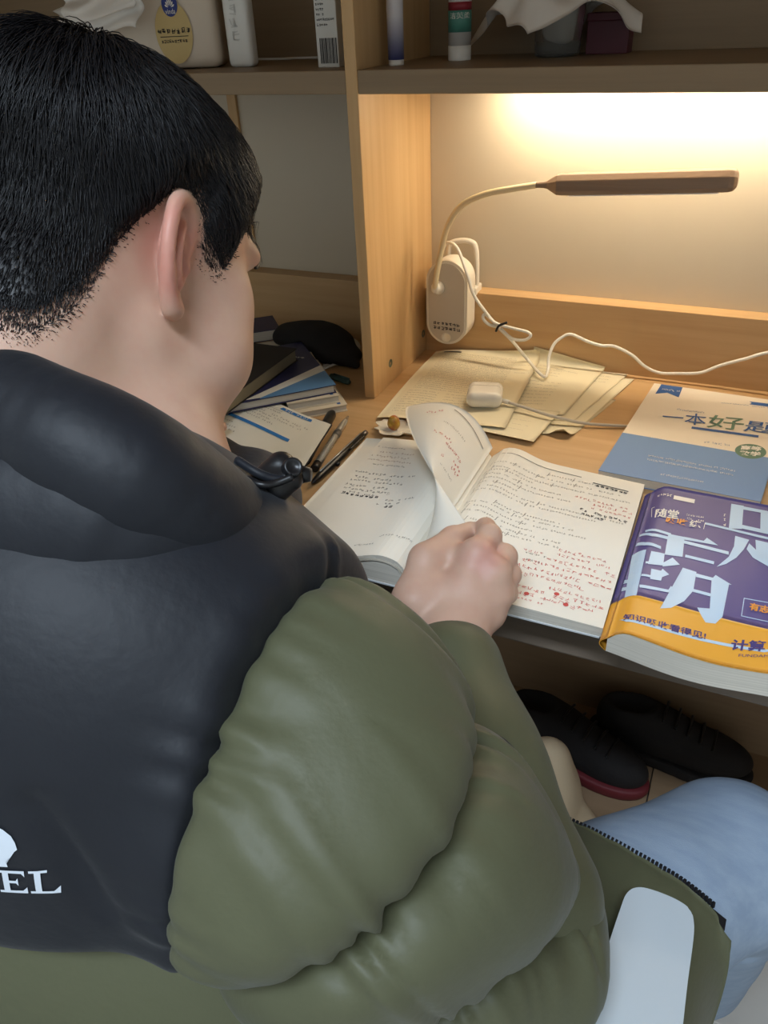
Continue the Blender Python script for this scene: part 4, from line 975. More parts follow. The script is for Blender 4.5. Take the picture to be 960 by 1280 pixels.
ds_ = [tp_ + [.030, -.058, -.035], tp_ + [.036, -.064, -.05], tp_ + [.030, -.066, -.07], tp_ + [.038, -.066, -.085]]
obj('drawstring', tube_mesh('drawstring', crom(ds_, 5), .004, 8), M['black'], tb, True)

# ------------------------------------------------------------------ chair
M['chair_grey'] = mat('pale grey plastic', (180, 188, 194), .5); M['chair_mesh'] = mat('grey chair fabric', (120, 124, 128), .9)
ch = thing('office_chair', 'office chair with pale grey plastic armrests under the seated person', 'chair')
za = .665
def armpoly(dx): 
    pl_ = [(726, 1290), (746, 1225), (774, 1140), (784, 1116), (798, 1109), (818, 1113), (845, 1124), (862, 1136), (867, 1150), (867, 1172), (860, 1225), (853, 1290)]
    return [onz(x, y, za)[:2] + [dx, 0] for x, y in pl_]
pr_ = armpoly(0); bk_l, bk_r = pr_[0], pr_[-1]; pr_ = pr_[1:-1]; dl = (bk_l - pr_[0]); dr = bk_r - pr_[-1]
pr_ = list(crom(pr_, 5)); pr_ = [pr_[0] + dl / np.linalg.norm(dl) * .10] + pr_ + [pr_[-1] + dr / np.linalg.norm(dr) * .10]
cx = np.mean([p[0] for p in pr_])
SX = -.315
obj('armrest_pad', slab_mesh('armrest_pad', pr_, za - .024, za, .0025), M['chair_grey'], ch)
obj('armrest_pad', slab_mesh('armrest_pad', [(2 * SX - p[0], p[1]) for p in pr_][::-1], za - .024, za, .0025), M['chair_grey'], ch)
for sx in (cx, 2 * SX - cx):
    box('armrest_post', (sx - .018, .20, .40), (sx + .018, .26, za - .02), M['black'], ch, .006)
    box('armrest_bracket', (min(sx, SX + (sx - SX) * .5), .20, .385), (max(sx, SX + (sx - SX) * .5), .26, .41), M['black'], ch, .005)
box('seat', (SX - .24, -.02, .378), (SX + .24, .44, .437), M['chair_mesh'], ch, .025)
box('backrest', (SX - .20, -.055, .50), (SX + .20, -.025, .72), M['chair_mesh'], ch, .012)
box('back_spine', (SX - .03, -.085, .36), (SX + .03, -.05, .70), M['black'], ch, .008)
box('back_spine', (SX - .03, -.085, .36), (SX + .03, .12, .40), M['black'], ch, .008)
obj('gas_column', lathe_mesh('gas_column', [(.028, .10), (.028, .25), (.018, .25), (.018, .405)], 20, (SX, .2, 0)), M['black'], ch, True)
for i in range(5):
    a = 2 * PI * i / 5 + .3; e_ = np.array([math.cos(a), math.sin(a), 0])
    obj('base_leg', tube_mesh('base_leg', [np.array([SX, .2, .10]), np.array([SX, .2, .095]) + e_ * .15, np.array([SX, .2, .07]) + e_ * .27], [.022, .016, .012], 10), M['black'], ch, True)
    obj('caster', lathe_mesh('caster', [(.010, -.014), (.026, -.012), (.028, 0), (.026, .012), (.010, .014)], 18, np.array([SX, .2, .029]) + e_ * .27, (-e_[1], e_[0], 0)), M['black'], ch, True)

# ------------------------------------------------------------------ the seated person
def redden(m, c, r, col):
    nt = m.node_tree; b = nt.nodes['Principled BSDF']; src = b.inputs['Base Color'].links[0].from_socket
    tc = nt.nodes.new('ShaderNodeTexCoord'); vm = nt.nodes.new('ShaderNodeVectorMath'); vm.operation = 'DISTANCE'; vm.inputs[1].default_value = tuple(c)
    mr = nt.nodes.new('ShaderNodeMapRange'); mr.inputs['From Min'].default_value = r * 1.15; mr.inputs['From Max'].default_value = r * .75; mr.inputs['To Max'].default_value = .55
    mx = nt.nodes.new('ShaderNodeMix'); mx.data_type = 'RGBA'; mx.inputs['B'].default_value = s2l(col) + (1,)
    nt.links.new(tc.outputs['Object'], vm.inputs[0]); nt.links.new(vm.outputs['Value'], mr.inputs['Value']); nt.links.new(mr.outputs[0], mx.inputs['Factor']); nt.links.new(src, mx.inputs['A']); nt.links.new(mx.outputs['Result'], b.inputs['Base Color'])
person = thing('person', 'person in a black and olive puffer jacket and jeans reading at the desk', 'person')
M['skin'] = mat('skin', (202, 166, 145), .5, sss=.25, noise=((30, 30, 30), .5, (192, 148, 128)), bump=((700, 700, 700), .08, .0005))
M['jk_black'] = mat('black nylon', (22, 25, 32), .56, bump=((130, 130, 130), .22, .0015), sheen=.05, spec=.4)
M['jk_olive'] = mat('olive nylon', (82, 83, 61), .54, bump=((130, 130, 130), .22, .0015), sheen=.05, spec=.4)
M['denim'] = mat('light blue denim', (150, 166, 186), .85, noise=((16, 60, 60), .6, (128, 147, 172)), bump=((900, 900, 900), .35, .0006))
M['hair'] = mat('black hair', (22, 21, 24), .45)
f32 = np.float32
def rot3(ax, a):
    return np.array(Matrix.Rotation(a, 3, ax))
HR = rot3('Z', math.radians(-11)) @ rot3('X', math.radians(-37)) @ rot3('Y', math.radians(0))   # head axes: right, forward, up
EAR = W(229, 324, .475)
HC = EAR - HR @ np.array([.077, 0, 0])
def toH(P): return (P - HC.astype(f32)) @ HR.astype(f32)
C7 = np.array([-.375, .225, 1.0])
def head_l(q):
    q = q.copy(); q[:, 0] = np.abs(q[:, 0])
    d = ell(q, (0, -.012, .037), (.075, .093, .064))
    d = smin(d, ell(q, (0, .030, .0), (.070, .062, .080)), .03)
    d = smin(d, ell(q, (0, .044, -.064), (.066, .056, .062)), .025)
    d = smin(d, rc(q, (.054, .004, -.055), (.020, .084, -.104), .026, .024), .025)
    d = smin(d, sph(q, (.051, .060, -.010), .027), .02)
    d = smin(d, sph(q, (.056, .056, -.048), .037), .02)
    d = smin(d, ell(q, (0, .082, .034), (.054, .022, .016)), .015)
    d = smax(d, -sph(q, (.033, .108, .010), .017), .012)
    d = smin(d, sph(q, (.032, .086, .008), .013), .004)
    d = smin(d, rc(q, (0, .090, .018), (0, .110, -.022), .008, .012), .010)
    d = smin(d, sph(q, (.012, .101, -.024), .009), .006)
    d = smin(d, ell(q, (0, .098, -.050), (.024, .012, .007)), .006)
    d = smin(d, ell(q, (0, .096, -.063), (.020, .012, .008)), .006)
    d = smin(d, sph(q, (0, .090, -.102), .020), .015)
    return d
# ear, in its own plane: a runs backwards and outwards, b up
fl_ = math.radians(20); ti = math.radians(47)
ea = np.array([math.sin(fl_), -math.cos(fl_), 0]); eb = np.array([0, -math.sin(ti) * .6, math.cos(ti)]); eb -= ea * (ea @ eb); eb /= np.linalg.norm(eb); en = np.cross(eb, ea)
if en[0] < 0: en = -en
ER = np.stack([ea, eb, en], 1)
ES = 1.02
ERO = np.array([.0735, .004, -.002])
HX = [(.004, .001, .001), (.000, .012, .002), (.003, .024, .003), (.010, .0315, .004), (.020, .0325, .005), (.0285, .026, .006), (.0325, .013, .0065), (.032, .000, .006), (.0275, -.012, .005), (.0205, -.022, .003), (.013, -.030, .002), (.006, -.030, .001)]
AH = [(.012, .020, .003), (.019, .012, .006), (.0215, .000, .0068), (.018, -.011, .006), (.011, -.0165, .004)]
def ear_l(q, side=1):
    q = q * np.array([side, 1, 1], f32); e = ((q - ERO.astype(f32)) @ ER.astype(f32)) / ES
    d = ell(e, (.0145, .002, -.0005), (.0160, .0270, .0034))
    d = smin(d, ell(e, (.005, .0, -.004), (.012, .020, .007)), .006)
    d = smax(d, -ell(e, (.0120, -.004, .0060), (.0085, .0120, .0075)), .002)
    d = smax(d, -ell(e, (.0185, .021, .0070), (.0080, .0075, .0058)), .002)
    hx = crom(HX, 3); d = smin(d, chain(e, hx, np.interp(np.linspace(0, 1, len(hx)), [0, .3, .7, .9, 1], [.0030, .0040, .0036, .0050, .005]), .003), .0025)
    ah = crom(AH, 3); d = smin(d, chain(e, ah, [.0024] * len(ah), .003), .003)
    d = smin(d, ell(e, (.0095, -.0270, .001), (.0078, .0085, .0042)), .004)
    d = smin(d, sph(e, (.0015, -.003, .002), .0038), .003)
    return d * ES
def body_fine(P):
    q = toH(P); d = head_l(q)
    dn = rc(P, HC + HR @ np.array([0, -.030, -.020]), C7 + [0, .012, .0], .062, .063); dn = smin(dn, rc(P, HC + HR @ np.array([.01, .040, -.060]), np.array([-.335, .325, .985]), .050, .060), .03)
    d = smin(d, dn, .022)
    d = smin(d, rc(P, C7 + [-.12, .04, -.06], C7 + [.14, .03, -.06], .075, .070), .06)
    return d
def with_ears(P):
    d = body_fine(P); q = toH(P)
    near = (np.abs(q[:, 0]) > .05) & (np.abs(q[:, 2]) < .06) & (q[:, 1] > -.06) & (q[:, 1] < .05)
    if near.any():
        qn = q[near]; dn = d[near]
        dn = np.where(qn[:, 0] > 0, smin(dn, ear_l(qn, 1), .0035), smin(dn, ear_l(qn, -1), .0035)); d[near] = dn
    return d
V1, Q1 = surfnet(with_ears, HC + [-.19, -.17, -.20], HC + [.19, .17, .17], .0021)
# the hand and forearm
def hp(x, y, d): return W(x, y, d)
wr_ = hp(556, 806, .655)
MC = [hp(596, 694, .672), hp(617, 717, .668), hp(621, 743, .671), hp(611, 767, .674)]
THB = hp(520, 752, .668)
hand_f = [
    [MC[0], hp(611, 670, .690), hp(607, 660, .712), hp(596, 668, .724)],
    [MC[1], hp(630, 696, .690), hp(618, 688, .712), hp(600, 694, .718)],
    [MC[2], hp(636, 718, .692), hp(624, 714, .714), hp(604, 716, .716)],
    [MC[3], hp(633, 741, .690), hp(620, 741, .700), hp(602, 741, .700)]]
hand_r = [[.0125, .0105, .0092, .0078], [.0125, .0108, .0095, .0080], [.0118, .0100, .0090, .0078], [.0105, .0090, .0080, .0070]]
th_p = [THB, hp(532, 700, .680), hp(566, 674, .702), hp(588, 664, .718)]
th_r = [.020, .0145, .0112, .0092]
def hand(P):
    d = rc(P, hp(600, 905, .60), wr_, .036, .0285)
    pm = [rc(P, wr_ + (m - wr_) * .18, m, .020, r) for m, r in zip(MC, (.0145, .0140, .0135, .0125))]
    e = pm[0]
    for z in pm[1:]: e = smin(e, z, .009)
    e = smin(e, rc(P, hp(560, 765, .685), hp(590, 725, .690), .024, .018), .02)
    d = smin(d, e, .022)
    t = chain(P, th_p, th_r, .006); d = smin(d, t, .008)
    d = smin(d, rc(P, th_p[1] * .8 + MC[0] * .2 + (CAM - MC[0]) * -.012, MC[0] + (CAM - MC[0]) * -.012, .012, .010), .010)
    d = smin(d, rc(P, THB, MC[0] + (wr_ - MC[0]) * .35, .019, .011), .012)
    for pts, rr in zip(hand_f, hand_r):
        d = smin(d, smin(chain(P, pts, rr, .004), sph(P, pts[1], rr[1] * 1.05), .004), .0032)
    for m in MC: d = smin(d, sph(P, m + (CAM - m) * .003, .0134), .008)
    return d
lo = np.min([*MC, wr_, *[p for f in hand_f for p in f], *th_p, hp(600, 905, .60)], 0) - .045; hi = np.max([*MC, wr_, *[p for f in hand_f for p in f], *th_p, hp(600, 905, .60)], 0) + .045
V2, Q2 = surfnet(hand, lo, hi, .0019)
# the trunk, arms and legs under the clothes
SHR = np.array([-.185, .265, .895]); ELB = W(570, 1120, .53); WRS = np.array(wr_)
SHL = np.array([-.540, .265, .900]); ELL = np.array([-.650, .330, .735]); WRL = np.array([-.680, .575, .812])
HIP = np.array([-.23, .14, .53]); KNE = W(915, 1078, .81); ANK = np.array([.125, .66, .09])
HIPL = np.array([-.42, .14, .53]); KNL = np.array([-.56, .62, .53]); ANL = np.array([-.56, .62, .09])
def trunk(P):
    d = ell(P, (-.36, .23, .78), (.155, .105, .21)); d = smin(d, ell(P, (-.33, .16, .56), (.13, .09, .075)), .06)
    for a, b, c in ((SHR, ELB, WRS), (SHL, ELL, WRL)):
        d = smin(d, rc(P, a, b, .042, .032), .03); d = smin(d, rc(P, b, c, .034, .028), .015)
    d = smin(d, rc(P, WRL, WRL + [.02, .03, -.012], .026, .020), .02)
    for a, b, c in ((HIP, KNE, ANK), (HIPL, KNL, ANL)):
        d = smin(d, rc(P, a, b, .075, .052), .03); d = smin(d, rc(P, b, c, .050, .036), .015)
    return d
V3, Q3 = surfnet(trunk, (-.76, .0, .02), (.22, .76, 1.05), .009)
redden(M['skin'], EAR + HR @ np.array([.020, -.010, .002]), .034, (200, 122, 110)); redden(M['skin'], MC[0] * .6 + MC[1] * .4, .022, (200, 138, 128))
lw0 = WRL + np.array([.030, .045, -.020])
def left_hand(P):
    d = rc(P, WRL, lw0, .027, .021)
    for k_, (an, L3) in enumerate(((-.55, .070), (-.20, .085), (.02, .092), (.24, .085), (.48, .068))):
        dr = np.array([math.sin(.62 - an * -1.0), math.cos(.62 - an * -1.0), 0]); b0 = lw0 + dr * np.array([.030, .030, 0]); kn = b0 + dr * L3 * .5 + [0, 0, .004]; tp2 = b0 + dr * L3 + [0, 0, -.008]
        d = smin(d, rc(P, lw0, b0, .020, .0115), .008); d = smin(d, chain(P, [b0, kn, tp2], [.0105, .009, .0075], .004), .004)
    return d
V4, Q4 = surfnet(left_hand, WRL - [.05, .04, .05], WRL + [.18, .20, .04], .003)
bv = np.vstack([V1, V2, V3, V4]); bq = np.vstack([Q1, Q2 + len(V1), Q3 + len(V1) + len(V2), Q4 + len(V1) + len(V2) + len(V3)])
body = obj('body', fastmesh('body', bv, bq), M['skin'], person, True)
# eyes cast down, and brows
def on_face(pts, lift):
    p = np.array(pts, f32)
    for _ in range(12): p = p - grad(head_l, p, .001) * head_l(p)[:, None]
    return (p + grad(head_l, p, .001) * lift) @ HR.T + HC
M['lash'] = mat('dark lashes', (30, 24, 24), .6); M['lip'] = mat('lips', (186, 112, 104), .5)
for sx in (-1, 1):
    obj('eyebrow', tube_mesh('eyebrow', crom(on_face([(sx * .016, .11, .030), (sx * .030, .11, .034), (sx * .044, .10, .031), (sx * .052, .09, .026)], .001), 6), [.0015, .0028, .0026, .0010], 8), M['hair'], person, True)
    obj('eyelashes', tube_mesh('eyelashes', crom(on_face([(sx * .021, .11, .006), (sx * .032, .11, .003), (sx * .043, .10, .006)], .0006), 6), [.0006, .0014, .0008], 8), M['lash'], person, True)
obj('lips', tube_mesh('lips', crom(on_face([(-.022, .11, -.056), (-.010, .12, -.054), (0, .12, -.055), (.010, .12, -.054), (.022, .11, -.056)], .0), 6), [.001, .0040, .0042, .0040, .001], 10), M['lip'], person, True)

# ------------------------------------------------------------------ jacket
def crease(P, pts, w, amp, kk=0.0, wl=.012, ph=0.0):
    """gathers around a stitched seam given as a 3D polyline: negative close to the seam, ripples across it"""
    pts = np.asarray(pts); best = np.full(len(P), 1e9); arc = np.zeros(len(P)); s0 = 0
    for a, b in zip(pts[:-1], pts[1:]):
        ab = b - a; L = np.linalg.norm(ab); t = np.clip((P - a) @ ab / (L * L), 0, 1); dd = np.linalg.norm(P - a - t[:, None] * ab, axis=1)
        u = dd < best; best[u] = dd[u]; arc[u] = s0 + t[u] * L; s0 += L
    rip = np.sin(arc / wl * 2 * PI + ph + 1.7 * np.sin(arc * 90)) * (.6 + .4 * np.sin(arc * 55 + 1))
    return -amp * np.exp(-(best / w) ** 2) + kk * rip * np.exp(-((best - w * .9) / (w * 1.6)) ** 2)
def mk_part(name, fn, lo, hi, h, m, parent, disp=None, rel=2, keep=None):
    v, q = surfnet(fn, lo, hi, h); v = relax(v, q, rel)
    if disp is not None: v = v + grad(fn, v, .004) * disp(v)[:, None]
    if keep is not None:
        k_ = keep(v); q = q[k_[q].all(1)]; used = np.unique(q); mp = -np.ones(len(v), int); mp[used] = np.arange(len(used)); v = v[used]; q = mp[q]
    return obj(name, fastmesh(name, v, q), m, parent, True)
arm_p = [W(398, 886, .432), W(402, 1020, .42), W(515, 1115, .46), W(600, 1150, .50)]; arm_r = [.074, .088, .088, .070]
def arm_tube(P): return chain(P, arm_p, arm_r, .05)
def plane3(a, b, c, toward):
    n = np.cross(b - a, c - a); n /= np.linalg.norm(n); n = n if n @ (toward - a) > 0 else -n; return a.astype(f32), n.astype(f32)
se1 = [W(572, 890, .47), W(545, 1035, .385), W(330, 1225, .36)]; pl1 = plane3(*se1, arm_p[3])
se2 = [W(735, 1130, .50), W(650, 1205, .43), W(530, 1280, .41)]; pl2 = plane3(*se2, np.array([-.02, .35, .60]))
def pd(P, pl): return (P - pl[0]) @ pl[1]
AH_X = -.178           # plane of the right armhole
def yoke(P):
    d = ell(P, (-.345, .245, .86), (.215, .155, .20))
    d = smin(d, rc(P, (-.33, .245, .935), (-.20, .262, .905), .080, .072), .05)
    d = smin(d, rc(P, (-.36, .245, .935), (-.54, .270, .905), .080, .075), .05)
    return d
def sleeve1(P): return smax(arm_tube(P), pd(P, pl1), .040)
def sleeve2(P): return smax(smax(arm_tube(P), -pd(P, pl1) - .002, .040), pd(P, pl2), .035)
seam_arm = [W(435, 712, .44), W(385, 745, .40), W(300, 860, .37), W(250, 1020, .36), W(228, 1205, .37)]
sm1 = crom([W(572, 890, .45), W(556, 965, .41), W(545, 1035, .385), W(440, 1112, .372), W(330, 1225, .36)], 6)
sm2 = crom(se2, 6); smA = crom(seam_arm, 6)
jacket = mk_part('jacket', lambda P: smax(smax(smin(yoke(P), arm_tube(P), .03), P[:, 0] - AH_X, .010), .832 - P[:, 2], .02), (-.66, .05, .78), (-.10, .46, 1.08), .004, M['jk_black'], person,
                 lambda v: .004 * wav(v, 22, 2) + crease(v, smA, .012, .0, .0016, .022) + crease(v, crom([W(48, 1000, .345), W(94, 1090, .350), W(128, 1165, .355)], 4), .007, .006))
mk_part('upper_sleeve', lambda P: smax(sleeve1(P), AH_X - .004 - P[:, 0], .012), (-.24, .10, .68), (.06, .42, 1.04), .0035, M['jk_olive'], jacket,
        lambda v: .003 * wav(v, 25, 4) + crease(v, sm1, .018, .0, .0030, .017) + crease(v, sm1, .045, .0, .0018, .031, 2.0) + crease(v, smA, .014, .0, .0022, .019))
mk_part('elbow_sleeve', sleeve2, (-.30, .06, .50), (.12, .46, .95), .0035, M['jk_olive'], jacket, lambda v: .003 * wav(v, 25, 6) + crease(v, sm1, .018, .0, .0030, .021, 1.0) + crease(v, sm1, .040, .0, .0016, .036, .5) + crease(v, sm2, .016, .0, .0022, .019))
pe0 = onz(726, 1290, za); pe1 = onz(784, 1116, za); pe_d = (pe1 - pe0) / np.linalg.norm(pe1 - pe0); pe_n = np.array([pe_d[1], -pe_d[0], 0]); pe_n = pe_n if pe_n[0] > 0 else -pe_n
def pad_cut(P): return np.max([-((P - pe0) @ pe_n) - .0015, za - .026 - P[:, 2], P[:, 2] - za - .03], 0)
mk_part('under_sleeve', lambda P: smax(smax(chain(P, [W(560, 1210, .50), W(640, 1205, .52), W(660, 1130, .55)], [.076, .054, .05], .04), -pd(P, pl2) - .004, .02), -pad_cut(P), .004), (-.20, .08, .48), (.15, .5, .85), .004, M['jk_olive'], jacket, lambda v: .003 * wav(v, 25, 1) + crease(v, sm2, .016, .0, .0022, .021, 1.0))
fore_s = mk_part('fore_sleeve', lambda P: chain(P, [W(640, 1120, .54), W(590, 960, .59), W(566, 838, .640)], [.062, .052, .043], .03), (-.25, .2, .6), (.09, .55, .88), .004, M['jk_olive'], jacket, lambda v: .003 * wav(v, 25, 8))
mk_part('lower_back', lambda P: ell(P, (-.335, .232, .69), (.235, .165, .20)), (-.6, .02, .46), (-.08, .44, .92), .005, M['jk_olive'], jacket, lambda v: .004 * wav(v, 22, 8) + crease(v, crom([W(-20, 1235, .375), W(90, 1200, .37), W(160, 1215, .37), W(240, 1250, .37)], 5), .010, .006) + crease(v, crom([W(60, 1185, .37), W(110, 1192, .37), W(165, 1188, .37)], 4), .008, -.006))
mk_part('left_sleeve', lambda P: chain(P, [SHL, ELL, WRL + [-.02, -.03, 0]], [.088, .08, .05], .03), (-.82, .14, .58), (-.40, .66, 1.02), .006, M['jk_olive'], jacket, lambda v: .004 * wav(v, 22, 1))
hin = [W(-60, 512, .425), W(20, 522, .388), W(100, 560, .374), W(170, 602, .378), W(228, 645, .402), W(266, 668, .436), np.array([-.30, .39, .930]), np.array([-.36, .41, .925]), np.array([-.43, .40, .965]), np.array([-.47, .33, 1.02]), np.array([-.44, .26, 1.035]), W(-60, 512, .43)]
hrad = [.030, .026, .026, .027, .029, .028, .032, .032, .032, .032, .034, .034]
hout = [np.array([-.50, .30, 1.0]), np.array([-.45, .225, 1.01]), W(-60, 662, .435), W(40, 645, .405), W(130, 644, .398), W(205, 660, .408), W(262, 670, .435)]
hr2 = [.042, .052, .058, .048, .042, .034, .028]
smH = crom([W(-10, 512, .37), W(80, 545, .362), W(175, 585, .365), W(225, 620, .385)], 6)
mk_part('hood_rim', lambda P: chain(P, hin, hrad, .03), (-.56, .14, .88), (-.15, .52, 1.14), .004, M['jk_black'], jacket, lambda v: .003 * wav(v, 30, 3) + crease(v, smH, .010, .001, .0007, .011))
mk_part('hood', lambda P: chain(P, hout, hr2, .04), (-.60, .10, .88), (-.15, .46, 1.10), .004, M['jk_black'], jacket, lambda v: .003 * wav(v, 30, 5) + crease(v, smH, .030, .0, .0010, .023))

fs_tree = BVHTree.FromPolygons([v.co[:] for v in fore_s.data.vertices], [tuple(p.vertices) for p in fore_s.data.polygons])
sp_ = []
for x, y in ((606, 914), (618, 919), (632, 928), (646, 943)):
    r_y = Vector(_ray(x, y)).normalized(); h_ = fs_tree.ray_cast(Vector(CAM), r_y)
    if h_[0] is not None: sp_.append(np.array(h_[0]) - np.array(r_y) * .0005)
if len(sp_) > 2: obj('seam_piping', tube_mesh('seam_piping', crom(sp_, 5), .0017, 8), M['jk_black'], jacket, True)
# right front panel of the open jacket lying over the thigh, with its zip
zpx = [(690, 1036), (745, 1062), (800, 1092), (850, 1122), (905, 1166)]
zline = crom([onz(x, y, z) for (x, y), z in zip(zpx, (.612, .616, .612, .602, .580))], 8)
back_ = crom([W(600, 1140, .555), W(690, 1200, .555), W(760, 1260, .57), W(830, 1300, .58), W(862, 1290, .66)], 8)
low_ = None
def panel(u, v):
    a = zline[min(len(zline) - 1, int(round(u * (len(zline) - 1))))]; b = back_[min(len(back_) - 1, int(round(u * (len(back_) - 1))))]
    puff = .016 * math.sin(PI * min(1, max(0, v))) ** .7 * (.6 + .4 * math.sin(PI * u)) + .002 * math.sin(u * 40) * math.exp(-v * 5)
    return a * (1 - v) + b * v + np.array([0, -.2, .8]) * puff
po_ = None
pm_ = grid_mesh('front_panel', panel, len(zline), 22, .014)
for v_ in pm_.vertices:
    if (np.array(v_.co) - pe0) @ pe_n > -.004 and v_.co.z > za - .0255: v_.co.z = za - .0255
po_ = obj('front_panel', pm_, M['jk_olive'], jacket, True)
M['zip'] = mat('black zip tape', (22, 22, 26), .5)
zt = zline + np.array([0, .004, .002]); side_ = np.gradient(zt, axis=0); side_ /= np.linalg.norm(side_, axis=1)[:, None]; nrm_ = np.cross(side_, [0, 0, 1.0]); nrm_ = np.where(nrm_[:, 1:2] > 0, nrm_, -nrm_)
def tape(u, v):
    i = min(len(zt) - 1, int(round(u * (len(zt) - 1)))); return zt[i] + nrm_[i] * (v * .012 - .006) + np.array([0, 0, .003])
zp = obj('zip_tape', grid_mesh('zip_tape', tape, len(zt), 3, .002), M['zip'], jacket)
L_ = np.r_[0, np.cumsum(np.linalg.norm(np.diff(zt, axis=0), axis=1))]; bm = bmesh.new()
for s_ in np.arange(.004, L_[-1] - .012, .0036):
    c = np.array([np.interp(s_, L_, zt[:, k]) for k in range(3)]); t = np.array([np.interp(s_, L_, side_[:, k]) for k in range(3)]); nn = np.cross(t, [0, 0, 1.0]); nn = nn if nn[1] > 0 else -nn; nn /= np.linalg.norm(nn)
    R_ = Matrix((tuple(t), tuple(nn), tuple(np.cross(t, nn)))).transposed(); box_bm(bm, c + nn * .0075 + np.array([0, 0, .004]), (.0021, .0050, .0030), 0, R_)
zz = obj('zip_teeth', bm_mesh('zip_teeth', bm), M['zip'], jacket); zz['kind'] = 'stuff'
# cord lock and drawcord at the end of the hood
tg = W(372, 596, .44)
M['lock'] = mat('black cord lock', (24, 24, 26), .35)
vs, qs = surfnet(lambda P: smin(rc(P, W(322, 603, .44), W(350, 586, .445), .006, .010), rc(P, W(345, 606, .44), W(362, 597, .44), .010, .0075), .003) + .0012 * wav(P, 260, 3), tg - .05, tg + .05, .0016)
obj('cord_lock', fastmesh('cord_lock', vs, qs), M['lock'], jacket, True)
dv = (CAM - tg) / np.linalg.norm(CAM - tg)
obj('lock_button', lathe_mesh('lock_button', [(.0050, -.010), (.0058, -.002), (.0054, .0015), (.004, .002), (.0034, .0008)], 24, W(366, 584, .432), dv + np.array([.3, .2, .3])), M['lock'], jacket, True)
obj('lock_end', lathe_mesh('lock_end', [(.004, -.006), (.0055, 0), (.004, .006)], 16, W(376, 593, .445), (1, .3, 0)), M['lock'], jacket, True)
obj('drawcord', tube_mesh('drawcord', crom([W(306, 598, .43), W(326, 606, .425), W(345, 604, .428), W(366, 596, .43)], 6), .0022, 10), M['lock'], jacket, True)
obj('drawcord', tube_mesh('drawcord', crom([W(296, 575, .435), W(320, 590, .43), W(340, 598, .432), W(360, 600, .435)], 6), .0026, 10), M['jk_black'], jacket, True)
# printed emblem on the back: a camel above the word, laid on the cloth
M['emblem'] = mat('white emblem print', (206, 214, 224), .5)
tree = BVHTree.FromPolygons([v.co[:] for v in jacket.data.vertices], [tuple(p.vertices) for p in jacket.data.polygons])
LO = W(44, 1112, .357); ldir = np.array([.10, .98, -.05]); ldir /= np.linalg.norm(ldir)
def on_back(u, v, lift=.0008):
    s = LO + np.array([.985, -.12, .0]) * u + np.array([0.02, 0, 1.0]) * v - ldir * .15
    r = tree.ray_cast(Vector(s), Vector(ldir))
    return np.array(r[0]) - ldir * lift if r[0] is not None else s + ldir * .15
def emb(name, polys):
    for p in polys: map_mesh(name, p, [tuple(range(len(p)))], on_back, M['emblem'], jacket, .004)
def letter(ch, x, y, w, h):
    s = w * .22; f = w * .12
    if ch == 'L': P_ = [[(0, 0), (w, 0), (w, h * .30), (w * .86, h * .16), (w * .80, h * .10), (0, h * .10)], [(w * .18, 0), (w * .18 + s, 0), (w * .18 + s, h), (w * .18, h)], [(0, h * .90), (w * .6, h * .90), (w * .6, h), (0, h)]]
    elif ch == 'E': P_ = [[(0, 0), (w, 0), (w, h * .28), (w * .84, h * .12), (0, h * .10)], [(w * .16, 0), (w * .16 + s, 0), (w * .16 + s, h), (w * .16, h)], [(0, h * .90), (w * .84, h * .88), (w * .95, h * .74), (w * .95, h), (0, h)], [(w * .3, h * .45), (w * .62, h * .45), (w * .7, h * .34), (w * .7, h * .68), (w * .62, h * .56), (w * .3, h * .56)]]
    elif ch == 'M': P_ = [[(0, 0), (w * .34, 0), (w * .34, h * .08), (0, h * .08)], [(w * .12, 0), (w * .22, 0), (w * .22, h), (w * .12, h)], [(w * .12, h), (w * .32, h), (w * .58, h * .1), (w * .48, 0)], [(w * .48, 0), (w * .58, h * .1), (w * .84, h), (w * .76, h)], [(w * .74, 0), (w * .94, 0), (w * .94, h), (w * .74, h)]]
    elif ch == 'A': P_ = [[(0, 0), (w * .34, 0), (w * .34, h * .08), (0, h * .08)], [(w * .1, 0), (w * .2, 0), (w * .55, h), (w * .44, h)], [(w * .44, h), (w * .6, h), (w * .95, 0), (w * .72, 0)], [(w * .3, h * .3), (w * .75, h * .3), (w * .75, h * .4), (w * .3, h * .4)]]
    else:
        a = np.linspace(.9, 5.4, 18); P_ = [[(w * .5 + w * .5 * math.cos(t), h * .5 + h * .5 * math.sin(t)) for t in a] + [(w * .54 + w * .28 * math.cos(t), h * .5 + h * .40 * math.sin(t)) for t in a[::-1]]]
    emb('emblem_letter', [[(x + p[0], y + p[1]) for p in q] for q in P_])
lw_, lh_ = .0118, .0138
for i, c in enumerate('CAMEL'): letter(c, (i - 4) * .0130, 0, lw_, lh_)
cm = [(-.004, .0), (.012, .0), (.011, .005), (.006, .007), (.007, .018), (.010, .025), (.014, .030), (.016, .024), (.020, .022), (.023, .025), (.021, .034), (.017, .043), (.009, .051), (.0, .056), (-.008, .066), (-.017, .070), (-.025, .060), (-.033, .057), (-.040, .068), (-.050, .070), (-.057, .058), (-.066, .050), (-.074, .054), (-.080, .070),
      (-.086, .078), (-.096, .078), (-.104, .073), (-.100, .069), (-.091, .069), (-.087, .055), (-.080, .040), (-.068, .032), (-.063, .028), (-.066, .012), (-.070, .0), (-.058, .0), (-.057, .016), (-.052, .028), (-.030, .027), (-.012, .028), (-.006, .020), (-.003, .007)]
emb('camel_emblem', [[(x * .40 - .0130, y * .40 + .0160) for x, y in cm]])

